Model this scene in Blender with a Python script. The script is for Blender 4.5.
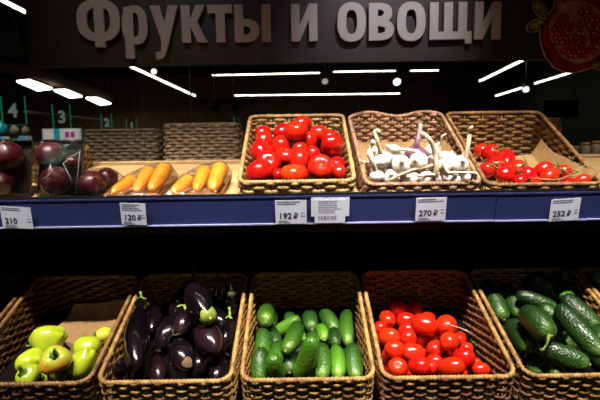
import bpy, math, random
from mathutils import Vector, Matrix, Quaternion, noise
from math import sin, cos, pi, tan, atan, radians, sqrt

for o in list(bpy.data.objects):
    bpy.data.objects.remove(o)
SC = bpy.context.scene
COL = SC.collection
rnd = random.Random(11)

# ------------------------------------------------------------------ camera, world, lights, exposure
F_PX = 466.7
PITCH = atan(55 / F_PX)
ROLL = 0.0155
CAM = Vector((0, 0, 1.5))
_f = Vector((0, cos(PITCH), -sin(PITCH)))
_r0 = Vector((1, 0, 0)); _u0 = _r0.cross(_f)
CR = _r0 * cos(ROLL) - _u0 * sin(ROLL)
CU = _u0 * cos(ROLL) + _r0 * sin(ROLL)
CF = _f
cd = bpy.data.cameras.new('camera')
cd.sensor_width = 36; cd.lens = F_PX / 600 * 36
cd.clip_start = 0.02; cd.clip_end = 100
cd.dof.use_dof = True; cd.dof.focus_distance = 1.15; cd.dof.aperture_fstop = 6.0
cam = bpy.data.objects.new('camera', cd); COL.objects.link(cam)
cam.matrix_world = Matrix(((CR.x, CU.x, -CF.x, CAM.x), (CR.y, CU.y, -CF.y, CAM.y), (CR.z, CU.z, -CF.z, CAM.z), (0, 0, 0, 1)))
SC.camera = cam

SC.view_settings.view_transform = 'Standard'
SC.view_settings.look = 'None'
SC.view_settings.gamma = 1.0
SC.view_settings.use_curve_mapping = False
SC.view_settings.exposure = 0.0
SC.cycles.use_denoising = True
SC.cycles.transparent_max_bounces = 24
SC.cycles.max_bounces = 8
SC.cycles.sample_clamp_indirect = 3.0

W = bpy.data.worlds.new('world'); SC.world = W; W.use_nodes = True
W.node_tree.nodes['Background'].inputs[0].default_value = (1.0, 0.9, 0.8, 1)
W.node_tree.nodes['Background'].inputs[1].default_value = 0.003

def spot(name, loc, target, power, size, blend=0.6, rad=0.04, color=(1, 0.93, 0.82)):
    l = bpy.data.lights.new(name, 'SPOT'); l.energy = power; l.spot_size = radians(size); l.spot_blend = blend
    l.shadow_soft_size = rad; l.color = color
    o = bpy.data.objects.new(name, l); COL.objects.link(o); o.location = loc
    d = Vector(target) - Vector(loc)
    o.rotation_euler = d.to_track_quat('-Z', 'Y').to_euler()
    return o
# ceiling track spots over the aisle in front of the stand
for x, tx, pw in ((-1.0, -0.72, 190), (-0.35, -0.28, 210), (0.28, 0.24, 300), (0.85, 0.62, 190)):
    spot('track_spot_light', (x, 0.20, 3.1), (tx, 1.14, 1.2), pw, 38)
spot('sign_spot_and_fill', (0.45, 0.70, 2.7), (0.30, 1.62, 1.90), 42, 34, 1.0, 0.03, (1, 0.97, 0.95))
spot('sign_spot_and_fill', (-0.55, 0.70, 2.7), (-0.52, 1.62, 1.92), 7, 40, 1.0, 0.03, (1, 0.97, 0.95))  # added weak fill that lifts the left letters, no fixture of its own
spot('front_fill_light', (0.1, -2.2, 3.3), (0.1, 1.1, 1.32), 17, 30, 0.8, 0.06, (0.9, 0.93, 1.0))  # added front fill to brighten the price rail and tags
spot('checkout_fill_light', (-2.4, 3.6, 4.0), (-2.7, 5.3, 1.5), 260, 70, 0.8, 0.05, (1, 0.97, 0.9))  # added fill so the packs by the checkouts show up
spot('rack_fill_light', (-4.6, 6.2, 4.0), (-4.75, 7.7, 1.6), 160, 60, 0.8, 0.05, (1, 0.97, 0.9))  # added fill that brightens the bagged goods on the rack
spot('side_stand_fill_light', (1.6, 1.6, 3.4), (1.47, 2.4, 1.5), 90, 40, 0.8, 0.05)  # added fill on the jars, not a shop lamp

# ------------------------------------------------------------------ helpers
def ray(px, py):
    return (CF + CR * ((px - 300) / F_PX) + CU * ((200 - py) / F_PX))
def at(px, py, Y):
    d = ray(px, py); return CAM + d * (Y / d.y)
def on_plane(px, py, p0, n):
    d = ray(px, py); return CAM + d * ((p0 - CAM).dot(n) / d.dot(n))
def adepth(p):
    return (p - CAM).dot(CF)
def project(p):
    q = p - CAM; z = q.dot(CF)
    return 300 + F_PX * q.dot(CR) / z, 200 - F_PX * q.dot(CU) / z

def lin(c):
    c = c / 255
    return c / 12.92 if c <= 0.04045 else ((c + 0.055) / 1.055) ** 2.4
def rgb(r, g, b):
    return (lin(r), lin(g), lin(b), 1)

class MB:
    def __init__(s): s.v = []; s.f = []
    def add(s, vs, fs):
        b = len(s.v); s.v += [Vector(v) for v in vs]; s.f += [tuple(b + i for i in f) for f in fs]; return s
    def box(s, x0, x1, y0, y1, z0, z1):
        return s.add([(x0, y0, z0), (x1, y0, z0), (x1, y1, z0), (x0, y1, z0), (x0, y0, z1), (x1, y0, z1), (x1, y1, z1), (x0, y1, z1)],
                     [(0, 3, 2, 1), (4, 5, 6, 7), (0, 1, 5, 4), (1, 2, 6, 5), (2, 3, 7, 6), (3, 0, 4, 7)])
    def cbox(s, x0, x1, y0, y1, z0, z1, c):       # box with chamfered long edges around z
        pts = [(x0 + c, y0), (x1 - c, y0), (x1, y0 + c), (x1, y1 - c), (x1 - c, y1), (x0 + c, y1), (x0, y1 - c), (x0, y0 + c)]
        return s.prism(pts, z0, z1)
    def prism(s, pts, z0, z1):
        n = len(pts)
        vs = [(x, y, z0) for x, y in pts] + [(x, y, z1) for x, y in pts]
        return s.add(vs, [tuple(range(n - 1, -1, -1)), tuple(range(n, 2 * n))] + [(i, (i + 1) % n, n + (i + 1) % n, n + i) for i in range(n)])
    def tube(s, pts, rad, segs=8, closed=False, cap=True):
        pts = [Vector(p) for p in pts]; n = len(pts)
        if not callable(rad):
            r_ = rad; rad = lambda i, th: r_
        vs = []; up = None
        for i, p in enumerate(pts):
            a = pts[(i - 1) % n] if (closed or i > 0) else p
            b = pts[(i + 1) % n] if (closed or i < n - 1) else p
            t = (b - a).normalized() if (b - a).length > 1e-9 else Vector((0, 0, 1))
            if up is None:
                up = Vector((0, 0, 1)) if abs(t.z) < 0.9 else Vector((1, 0, 0))
            up = (up - t * up.dot(t)).normalized(); sd = t.cross(up)
            for k in range(segs):
                th = 2 * pi * k / segs; r = rad(i, th)
                vs.append(p + up * (r * cos(th)) + sd * (r * sin(th)))
        fs = []
        for i in range(n if closed else n - 1):
            j = (i + 1) % n
            for k in range(segs):
                k2 = (k + 1) % segs
                fs.append((i * segs + k, i * segs + k2, j * segs + k2, j * segs + k))
        if not closed and cap:
            fs.append(tuple(range(segs - 1, -1, -1))); fs.append(tuple((n - 1) * segs + k for k in range(segs)))
        return s.add(vs, fs)
    def lathe(s, prof, segs=24, fn=None):          # prof: (r, z) from bottom pole to top pole
        n = len(prof); vs = [(0, 0, prof[0][1])]
        for r, z in prof[1:-1]:
            for k in range(segs):
                ph = 2 * pi * k / segs
                p = Vector((r * cos(ph), r * sin(ph), z))
                vs.append(fn(p, ph) if fn else p)
        vs.append((0, 0, prof[-1][1])); top = len(vs) - 1; fs = []
        m = n - 2
        for k in range(segs):
            k2 = (k + 1) % segs
            fs.append((0, 1 + k2, 1 + k))
            for i in range(m - 1):
                fs.append((1 + i * segs + k, 1 + i * segs + k2, 1 + (i + 1) * segs + k2, 1 + (i + 1) * segs + k))
            fs.append((1 + (m - 1) * segs + k, 1 + (m - 1) * segs + k2, top))
        return s.add(vs, fs)
    def mesh(s, name, smooth=True):
        me = bpy.data.meshes.new(name); me.from_pydata([tuple(v) for v in s.v], [], s.f)
        me.validate()
        if smooth:
            me.polygons.foreach_set('use_smooth', [True] * len(me.polygons))
        me.update(); return me

def link(name, me, mat=None, parent=None, M=None):
    if isinstance(me, MB): me = me.mesh(name)
    o = bpy.data.objects.new(name, me); COL.objects.link(o)
    if mat is not None and len(me.materials) == 0: me.materials.append(mat)
    if parent is not None: o.parent = parent
    if M is not None: o.matrix_local = M
    return o
def tag(o, label, cat, group=None, kind=None):
    o['label'] = label; o['category'] = cat
    if group: o['group'] = group
    if kind: o['kind'] = kind
    return o
def thing(name, label, cat, M=None, group=None):
    o = bpy.data.objects.new(name, None); COL.objects.link(o); o.empty_display_size = 0.05
    if M is not None: o.matrix_world = M
    return tag(o, label, cat, group)
def struct(name, mb, mat):
    o = link(name, mb.mesh(name, False), mat); o['kind'] = 'structure'; return o
def flat(mb, name): return mb.mesh(name, False)

def ring(mb, cx, cy, rx, ry, tx, ty, a0=0, a1=2 * pi, z0=0, z1=1, ex=2.5, n=40):
    """extruded bowl stroke"""
    full = abs(a1 - a0) > 6.28; vs = []; m = n if full else n + 1
    def se(a, r_x, r_y):
        c, s = cos(a), sin(a)
        return cx + r_x * math.copysign(abs(c) ** (2 / ex), c), cy + r_y * math.copysign(abs(s) ** (2 / ex), s)
    for i in range(m):
        a = a0 + (a1 - a0) * i / n
        xo, yo = se(a, rx, ry); xi, yi = se(a, rx - tx, ry - ty)
        vs += [(xo, yo, z0), (xi, yi, z0), (xi, yi, z1), (xo, yo, z1)]
    fs = []
    for i in range(n):
        j = (i + 1) % m
        for k in range(4):
            k2 = (k + 1) % 4; fs.append((i * 4 + k, j * 4 + k, j * 4 + k2, i * 4 + k2))
    if not full: fs += [(0, 1, 2, 3), (n * 4 + 3, n * 4 + 2, n * 4 + 1, n * 4)]
    mb.add(vs, fs)

# ------------------------------------------------------------------ materials
def mat(name, c1, c2=None, rough=0.5, scale=30, spec=0.5, bump=0, bscale=None, coat=0, metal=0, stretch=(1, 1, 1), ramp=(0.35, 0.65), vary=0, emis=0, sss=0, trans=0):
    m = bpy.data.materials.new(name); m.use_nodes = True
    nt = m.node_tree; N = nt.nodes; L = nt.links; b = N['Principled BSDF']
    b.inputs['Roughness'].default_value = rough; b.inputs['Specular IOR Level'].default_value = spec
    b.inputs['Coat Weight'].default_value = coat; b.inputs['Coat Roughness'].default_value = 0.08
    b.inputs['Metallic'].default_value = metal
    b.inputs['Transmission Weight'].default_value = trans
    if sss:
        b.inputs['Subsurface Weight'].default_value = sss; b.inputs['Subsurface Scale'].default_value = 0.01
    b.inputs['Base Color'].default_value = c1
    out = None
    tc = N.new('ShaderNodeTexCoord'); mp = N.new('ShaderNodeMapping'); mp.inputs['Scale'].default_value = stretch
    L.new(tc.outputs['Object'], mp.inputs[0])
    if c2 is not None:
        nz = N.new('ShaderNodeTexNoise'); nz.inputs['Scale'].default_value = scale; nz.inputs['Detail'].default_value = 4
        L.new(mp.outputs[0], nz.inputs['Vector'])
        cr = N.new('ShaderNodeValToRGB'); cr.color_ramp.elements[0].position = ramp[0]; cr.color_ramp.elements[1].position = ramp[1]
        cr.color_ramp.elements[0].color = c1; cr.color_ramp.elements[1].color = c2
        L.new(nz.outputs[0], cr.inputs[0]); out = cr.outputs[0]
    if vary:
        oi = N.new('ShaderNodeObjectInfo'); hs = N.new('ShaderNodeHueSaturation')
        mr = N.new('ShaderNodeMapRange'); mr.inputs[3].default_value = 1 - vary; mr.inputs[4].default_value = 1 + vary
        L.new(oi.outputs['Random'], mr.inputs[0]); L.new(mr.outputs[0], hs.inputs['Value'])
        mh = N.new('ShaderNodeMapRange'); mh.inputs[3].default_value = 0.5 - vary * 0.02; mh.inputs[4].default_value = 0.5 + vary * 0.04
        ml = N.new('ShaderNodeMath'); ml.operation = 'FRACT'; mm = N.new('ShaderNodeMath'); mm.operation = 'MULTIPLY'; mm.inputs[1].default_value = 7.3
        L.new(oi.outputs['Random'], mm.inputs[0]); L.new(mm.outputs[0], ml.inputs[0]); L.new(ml.outputs[0], mh.inputs[0]); L.new(mh.outputs[0], hs.inputs['Hue'])
        if out is not None: L.new(out, hs.inputs['Color'])
        else: hs.inputs['Color'].default_value = c1
        out = hs.outputs[0]
    if out is not None: L.new(out, b.inputs['Base Color'])
    if bump:
        nb = N.new('ShaderNodeTexNoise'); nb.inputs['Scale'].default_value = bscale or scale; nb.inputs['Detail'].default_value = 3
        L.new(mp.outputs[0], nb.inputs['Vector'])
        bp = N.new('ShaderNodeBump'); bp.inputs['Strength'].default_value = bump; bp.inputs['Distance'].default_value = 0.004
        L.new(nb.outputs[0], bp.inputs['Height']); L.new(bp.outputs[0], b.inputs['Normal'])
    if emis:
        b.inputs['Emission Color'].default_value = c1; b.inputs['Emission Strength'].default_value = emis
    return m

def axis_mat(name, stops, axis=2, rough=0.35, length_attr=True, coat=0.2, bump=0.0, bscale=200, noise_amt=0.0, nscale=40, vary=0, stripes=0, spec=0.5):
    """colour along the object's generated axis (0..1), e.g. a paler blossom end."""
    m = bpy.data.materials.new(name); m.use_nodes = True
    nt = m.node_tree; N = nt.nodes; L = nt.links; b = N['Principled BSDF']
    b.inputs['Roughness'].default_value = rough; b.inputs['Coat Weight'].default_value = coat; b.inputs['Coat Roughness'].default_value = 0.1
    b.inputs['Specular IOR Level'].default_value = spec
    tc = N.new('ShaderNodeTexCoord'); sx = N.new('ShaderNodeSeparateXYZ'); L.new(tc.outputs['Generated'], sx.inputs[0])
    v = sx.outputs[axis]
    nz = N.new('ShaderNodeTexNoise'); nz.inputs['Scale'].default_value = nscale; nz.inputs['Detail'].default_value = 4
    mp = N.new('ShaderNodeMapping'); L.new(tc.outputs['Object'], mp.inputs[0]); L.new(mp.outputs[0], nz.inputs['Vector'])
    if stripes: mp.inputs['Scale'].default_value = (1, 1, stripes)
    a = N.new('ShaderNodeMath'); a.operation = 'MULTIPLY_ADD'; a.inputs[1].default_value = noise_amt
    sub = N.new('ShaderNodeMath'); sub.operation = 'SUBTRACT'; sub.inputs[1].default_value = 0.5
    L.new(nz.outputs[0], sub.inputs[0]); L.new(sub.outputs[0], a.inputs[0]); L.new(v, a.inputs[2])
    cr = N.new('ShaderNodeValToRGB'); e = cr.color_ramp.elements
    while len(e) < len(stops): e.new(0.5)
    for i, (p, c) in enumerate(stops): e[i].position = p; e[i].color = c
    L.new(a.outputs[0], cr.inputs[0]); out = cr.outputs[0]
    if vary:
        oi = N.new('ShaderNodeObjectInfo'); hs = N.new('ShaderNodeHueSaturation')
        mr = N.new('ShaderNodeMapRange'); mr.inputs[3].default_value = 1 - vary; mr.inputs[4].default_value = 1 + vary
        L.new(oi.outputs['Random'], mr.inputs[0]); L.new(mr.outputs[0], hs.inputs['Value']); L.new(out, hs.inputs['Color']); out = hs.outputs[0]
    L.new(out, b.inputs['Base Color'])
    if bump:
        nb = N.new('ShaderNodeTexVoronoi'); nb.inputs['Scale'].default_value = bscale
        L.new(tc.outputs['Object'], nb.inputs['Vector'])
        bp = N.new('ShaderNodeBump'); bp.inputs['Strength'].default_value = bump; bp.inputs['Distance'].default_value = 0.003; bp.invert = True
        L.new(nb.outputs['Distance'], bp.inputs['Height']); L.new(bp.outputs[0], b.inputs['Normal'])
    return m

def emit(name, c, strength):
    m = bpy.data.materials.new(name); m.use_nodes = True; N = m.node_tree.nodes; N.clear()
    e = N.new('ShaderNodeEmission'); e.inputs[0].default_value = c; e.inputs[1].default_value = strength
    o = N.new('ShaderNodeOutputMaterial'); m.node_tree.links.new(e.outputs[0], o.inputs[0]); return m

def film_mat(name, bump=0.9):
    m = bpy.data.materials.new(name); m.use_nodes = True; nt = m.node_tree; N = nt.nodes; L = nt.links; N.clear()
    o = N.new('ShaderNodeOutputMaterial'); mx = N.new('ShaderNodeMixShader'); t = N.new('ShaderNodeBsdfTransparent'); g = N.new('ShaderNodeBsdfGlossy')
    t.inputs[0].default_value = (0.96, 0.96, 0.96, 1); g.inputs['Roughness'].default_value = 0.07
    lw = N.new('ShaderNodeFresnel'); lw.inputs[0].default_value = 1.5
    nz = N.new('ShaderNodeTexNoise'); nz.inputs['Scale'].default_value = 32; nz.inputs['Detail'].default_value = 3; nz.inputs['Distortion'].default_value = 1.5
    tc = N.new('ShaderNodeTexCoord'); L.new(tc.outputs['Object'], nz.inputs['Vector'])
    bp = N.new('ShaderNodeBump'); bp.inputs['Strength'].default_value = bump; bp.inputs['Distance'].default_value = 0.012
    L.new(nz.outputs[0], bp.inputs['Height']); L.new(bp.outputs[0], g.inputs['Normal']); L.new(bp.outputs[0], lw.inputs['Normal'])
    ma = N.new('ShaderNodeMath'); ma.operation = 'MULTIPLY_ADD'; ma.inputs[1].default_value = 0.55; ma.inputs[2].default_value = 0.03; ma.use_clamp = True
    L.new(lw.outputs[0], ma.inputs[0]); L.new(ma.outputs[0], mx.inputs[0]); L.new(t.outputs[0], mx.inputs[1]); L.new(g.outputs[0], mx.inputs[2]); L.new(mx.outputs[0], o.inputs[0])
    return m

M_ = {}
M_['tan_wicker'] = mat('tan_wicker', rgb(194, 158, 104), rgb(142, 108, 63), 0.6, 60, bump=0.4, bscale=220)
M_['pink_wicker'] = mat('pink_wicker', rgb(178, 136, 104), rgb(126, 92, 70), 0.6, 60, bump=0.4, bscale=220)
M_['shaded_grey_wicker'] = mat('shaded_grey_wicker', rgb(112, 96, 70), rgb(76, 64, 44), 0.6, 60, bump=0.4, bscale=220)  # darker copy of the grey wicker, shade put into its colour
M_['brown_wicker'] = mat('brown_wicker', rgb(146, 106, 56), rgb(90, 60, 28), 0.55, 60, bump=0.4, bscale=220)
M_['dark_wicker'] = mat('dark_wicker', rgb(127, 79, 38), rgb(66, 38, 19), 0.38, 60, bump=0.4, bscale=220, coat=0.3)
M_['honey_wicker'] = mat('honey_wicker', rgb(182, 139, 78), rgb(124, 88, 45), 0.55, 60, bump=0.4, bscale=220)
M_['red_wicker'] = mat('red_wicker', rgb(167, 120, 76), rgb(115, 68, 45), 0.55, 60, bump=0.4, bscale=220)
M_['grey_wicker'] = mat('grey_wicker', rgb(156, 131, 102), rgb(104, 85, 63), 0.6, 60, bump=0.4, bscale=220)
M_['board'] = mat('insert_board', rgb(16, 11, 7), None, 0.9, spec=0.1)  # near-black colour stands in for the shade in gaps between produce
M_['kraft'] = mat('kraft_paper', rgb(162, 128, 84), rgb(146, 112, 70), 0.75, 40, bump=0.25, bscale=35)
M_['black'] = mat('black_metal', rgb(14, 14, 15), rgb(20, 20, 21), 0.5, 10)
M_['matte_black'] = mat('matte_black', rgb(8, 8, 9), None, 0.9, spec=0.1)
M_['wood'] = mat('pale_pine', rgb(220, 184, 132), rgb(188, 146, 92), 0.55, 12, stretch=(1, 14, 14), bump=0.1)
M_['rail'] = mat('navy_plastic', rgb(48, 54, 104), rgb(42, 47, 94), 0.35, 8, stretch=(1, 60, 60))
M_['rail_edge'] = mat('clear_plastic_edge', rgb(150, 156, 200), None, 0.25)
M_['paper'] = mat('tag_paper', rgb(214, 218, 238), rgb(206, 210, 232), 0.6, 30)
M_['ink'] = mat('tag_ink', rgb(28, 28, 40), None, 0.7)
M_['grey_ink'] = mat('tag_grey_ink', rgb(98, 98, 112), None, 0.7)
M_['tomato'] = mat('tomato_skin', rgb(206, 30, 17), rgb(186, 17, 11), 0.2, 14, coat=0.5, vary=0.08, sss=0.08)
M_['orange_tomato'] = mat('orange_tomato_skin', rgb(226, 70, 20), rgb(206, 34, 14), 0.2, 14, coat=0.5, sss=0.08)
M_['plum'] = mat('plum_tomato_skin', rgb(212, 38, 14), rgb(192, 24, 10), 0.2, 16, coat=0.5, vary=0.08, sss=0.08)
M_['scar'] = mat('tomato_scar', rgb(176, 112, 60), rgb(140, 70, 30), 0.7, 200)
M_['calyx'] = mat('tomato_calyx', rgb(74, 110, 40), rgb(50, 84, 30), 0.6, 90)
M_['vine'] = mat('tomato_vine', rgb(112, 128, 66), rgb(76, 100, 44), 0.6, 90)
M_['cuke'] = axis_mat('cucumber_skin', [(0.0, rgb(24, 54, 14)), (0.35, rgb(40, 78, 18)), (0.85, rgb(60, 102, 22)), (1.0, rgb(112, 144, 56))], 2, 0.34, coat=0.25, bump=0.55, bscale=190, noise_amt=0.5, nscale=45, vary=0.2, stripes=0.2)
M_['dark_cuke'] = axis_mat('dark_cucumber_skin', [(0.0, rgb(17, 42, 14)), (0.4, rgb(25, 54, 17)), (0.85, rgb(38, 72, 22)), (1.0, rgb(84, 116, 52))], 2, 0.34, coat=0.25, bump=0.55, bscale=190, noise_amt=0.4, nscale=45, vary=0.2, stripes=0.2)
M_['long_cuke'] = axis_mat('long_cucumber_skin', [(0.0, rgb(19, 44, 15)), (0.4, rgb(29, 60, 19)), (0.85, rgb(44, 80, 24)), (1.0, rgb(100, 130, 60))], 2, 0.36, coat=0.2, bump=0.6, bscale=190, noise_amt=0.5, nscale=45, vary=0.2, stripes=0.2)
M_['light_cuke'] = axis_mat('light_cucumber_skin', [(0.0, rgb(52, 98, 18)), (0.5, rgb(74, 124, 24)), (0.88, rgb(94, 146, 40)), (1.0, rgb(150, 180, 76))], 2, 0.34, coat=0.25, bump=0.5, bscale=190, noise_amt=0.5, nscale=45, vary=0.1, stripes=0.2)
M_['cuke_tip'] = mat('cucumber_blossom_scar', rgb(170, 160, 96), rgb(120, 120, 60), 0.7, 150)
M_['green_stem'] = mat('green_stem', rgb(120, 150, 58), rgb(86, 118, 40), 0.6, 80)
M_['egg'] = axis_mat('eggplant_skin', [(0.0, rgb(15, 10, 15)), (0.5, rgb(12, 8, 13)), (1.0, rgb(24, 13, 21))], 2, 0.16, coat=0.6, noise_amt=0.4, nscale=16, vary=0.25)
M_['plum_egg'] = axis_mat('plum_eggplant_skin', [(0.0, rgb(18, 10, 15)), (0.6, rgb(32, 15, 23)), (1.0, rgb(40, 21, 28))], 2, 0.2, coat=0.5, noise_amt=0.5, nscale=20, vary=0.15)
M_['egg_calyx'] = mat('eggplant_calyx', rgb(146, 164, 56), rgb(100, 122, 40), 0.6, 60)
M_['dark_calyx'] = mat('dark_eggplant_calyx', rgb(52, 58, 28), rgb(34, 34, 22), 0.6, 60)
M_['egg_scar'] = mat('eggplant_scuff', rgb(128, 94, 62), rgb(84, 56, 40), 0.75, 90)
M_['pepper'] = axis_mat('pepper_skin', [(0.0, rgb(178, 196, 44)), (0.6, rgb(186, 202, 48)), (1.0, rgb(160, 186, 46))], 2, 0.22, coat=0.5, noise_amt=0.3, nscale=15, vary=0.08)
M_['orange_pepper'] = axis_mat('blushing_pepper_skin', [(0.0, rgb(216, 150, 54)), (0.3, rgb(210, 176, 56)), (0.62, rgb(222, 128, 50)), (1.0, rgb(178, 192, 60))], 2, 0.22, coat=0.5, noise_amt=0.9, nscale=28)
M_['yellow_pepper'] = axis_mat('yellow_pepper_skin', [(0.0, rgb(226, 214, 74)), (1.0, rgb(206, 206, 56))], 2, 0.22, coat=0.5)
M_['pepper_stem'] = mat('pepper_stem', rgb(96, 134, 50), rgb(64, 100, 36), 0.55, 90)
M_['garlic'] = axis_mat('garlic_skin', [(0.0, rgb(242, 234, 220)), (0.5, rgb(248, 240, 230)), (1.0, rgb(238, 226, 202))], 2, 0.5, coat=0.05, noise_amt=0.4, nscale=30, vary=0.06)
M_['pink_garlic'] = axis_mat('pink_garlic_skin', [(0.0, rgb(228, 214, 206)), (0.5, rgb(206, 178, 182)), (1.0, rgb(226, 210, 190))], 2, 0.5, coat=0.05, noise_amt=0.9, nscale=60, stripes=0.1)
M_['purple_garlic'] = axis_mat('purple_garlic_skin', [(0.0, rgb(200, 180, 180)), (0.45, rgb(122, 78, 102)), (0.7, rgb(98, 56, 84)), (1.0, rgb(170, 130, 150))], 2, 0.45, coat=0.05, noise_amt=1.1, nscale=70, stripes=0.08)
M_['stalk'] = mat('garlic_stalk', rgb(226, 208, 176), rgb(198, 174, 134), 0.65, 60, stretch=(4, 4, 0.6))
M_['white_stalk'] = mat('white_garlic_stalk', rgb(238, 228, 212), rgb(220, 204, 180), 0.6, 60)
M_['purple_stalk'] = mat('purple_garlic_stalk', rgb(150, 96, 132), rgb(206, 186, 178), 0.55, 30)
M_['root'] = mat('garlic_root', rgb(130, 108, 72), None, 0.8)
M_['carrot'] = axis_mat('carrot_skin', [(0.0, rgb(240, 150, 40)), (0.5, rgb(242, 158, 46)), (1.0, rgb(240, 162, 54))], 2, 0.4, coat=0.3, noise_amt=0.6, nscale=60, vary=0.06)
M_['onion'] = axis_mat('red_onion_skin', [(0.0, rgb(46, 9, 18)), (0.5, rgb(64, 12, 24)), (0.9, rgb(76, 18, 28)), (1.0, rgb(120, 82, 60))], 2, 0.35, coat=0.15, noise_amt=0.5, nscale=50, stripes=0.12, vary=0.12)
M_['tray'] = mat('black_foam_tray', rgb(16, 15, 18), None, 0.45)
M_['card'] = mat('card_tray', rgb(186, 142, 84), rgb(164, 120, 66), 0.7, 40)
M_['fold_glint'] = mat('film_glint', rgb(150, 146, 142), None, 0.15, coat=0.6)  # film creases, the light they catch put into a pale opaque colour
M_['film'] = film_mat('clear_wrap_film')
M_['sign_board'] = mat('sign_board', rgb(60, 55, 52), rgb(54, 49, 47), 0.42, 30, spec=0.5, bump=0.05, bscale=90)
M_['letter'] = mat('sign_letter', rgb(188, 182, 184), None, 0.5)
M_['cream'] = mat('sign_cream', rgb(206, 170, 120), rgb(186, 140, 100), 0.5, 30)
M_['ink_black'] = mat('sign_dark_ink', rgb(22, 18, 18), None, 0.45)
M_['rind'] = mat('sign_rind_red', rgb(180, 26, 38), rgb(112, 16, 42), 0.4, 18)
M_['flesh'] = mat('sign_flesh', rgb(190, 152, 126), rgb(160, 106, 90), 0.5, 25)
M_['seed'] = mat('sign_seed_red', rgb(178, 30, 42), rgb(110, 14, 28), 0.3, 110)
M_['seed_dot'] = mat('sign_seed_dot', rgb(220, 190, 184), None, 0.4)
M_['leaf'] = mat('sign_leaf_green', rgb(180, 196, 40), rgb(80, 110, 30), 0.5, 60)
M_['tube'] = emit('lit_tube', (1.0, 0.94, 0.78, 1), 7)
M_['panel'] = emit('lit_panel', (1.0, 0.96, 0.82, 1), 10)
M_['lamp_face'] = emit('lit_lamp_face', (1.0, 0.93, 0.8, 1), 2.5)
M_['dim_face'] = emit('dim_lamp_face', (1.0, 0.9, 0.75, 1), 0.35)
M_['green_edge'] = emit('lit_green_edge', (0.02, 0.5, 0.22, 1), 0.22)
M_['digit'] = emit('lit_digit', (0.42, 0.55, 0.5, 1), 0.2)
M_['wire'] = mat('grey_wire', rgb(70, 66, 60), None, 0.5)
M_['wall'] = mat('dark_brown_wall', rgb(110, 84, 64), rgb(90, 68, 52), 0.8, 3)
M_['green_wall'] = mat('dark_green_wall', rgb(40, 46, 24), None, 0.8)
M_['ceil'] = mat('black_ceiling', rgb(9, 8, 8), None, 0.9)
M_['floor'] = mat('grey_floor', rgb(70, 66, 62), rgb(60, 56, 52), 0.4, 4)
M_['acrylic'] = film_mat('clear_acrylic', 0.0)
M_['white_pack'] = mat('white_pack', rgb(226, 226, 222), rgb(206, 206, 206), 0.4, 20)
M_['teal'] = mat('teal_print', rgb(20, 160, 170), None, 0.4)
M_['magenta'] = mat('magenta_print', rgb(170, 50, 150), None, 0.4)
M_['blue'] = mat('blue_print', rgb(60, 160, 220), None, 0.4)
M_['green_pack'] = mat('green_pack', rgb(40, 130, 60), None, 0.4)
M_['beige_pack'] = mat('beige_pack', rgb(150, 132, 104), rgb(110, 92, 70), 0.6, 20)
M_['glass_green'] = mat('green_bottle', rgb(30, 80, 54), None, 0.2)

# ------------------------------------------------------------------ room shell
def build_room():
    struct('floor', MB().box(-14, 7.5, -5, 18, -0.1, 0), M_['floor'])
    struct('ceiling', MB().box(-14, 7.5, -5, 18, 4.2, 4.3), M_['ceil'])
    struct('wall_back', MB().box(-14, 7.5, 18, 18.2, 0, 4.2), M_['wall'])
    struct('wall_left', MB().box(-14.2, -14, -5, 18.2, 0, 4.2), M_['wall'])
    struct('wall_right', MB().box(7.5, 7.7, -5, 18.2, 0, 4.2), M_['green_wall'])
    struct('wall_front', MB().box(-14, 7.5, -5.2, -5, 0, 4.2), M_['wall'])
build_room()

# ------------------------------------------------------------------ the sloping stand
T1 = radians(12.0); T2 = radians(13.0)
Y1 = 1.09
LIP = at(300, 196, Y1); LIP.x = 0
V1 = Vector((0, cos(T1), sin(T1))); N1 = Vector((0, -sin(T1), cos(T1)))
SH1 = LIP - N1 * 0.02                      # front edge of the upper shelf's surface
M1 = Matrix.Translation(SH1) @ Matrix.Rotation(T1, 4, 'X')
BW, BD = 0.272, 0.365
HF2, HB2 = 0.10, 0.152
R2 = at(306, 376.5, 0.955); R2.x = 0
N2 = Vector((0, -sin(T2), cos(T2))); V2 = Vector((0, cos(T2), sin(T2)))
SH2 = R2 - N2 * HF2 - V2 * 0.008
M2 = Matrix.Translation(SH2) @ Matrix.Rotation(T2, 4, 'X')
RT = radians(14)                            # the price rail leans back from its lip
RD = Vector((0, sin(RT), -cos(RT))); RN = Vector((0, -cos(RT), -sin(RT)))
rail_h = (on_plane(300, 223.5, LIP, RN) - LIP).dot(RD)
MR = Matrix.Translation(LIP) @ Matrix(((1, 0, 0, 0), (0, -RN.y, -RD.y, 0), (0, -RN.z, -RD.z, 0), (0, 0, 0, 1)))   # local x, local y into the rail, local z up

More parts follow.
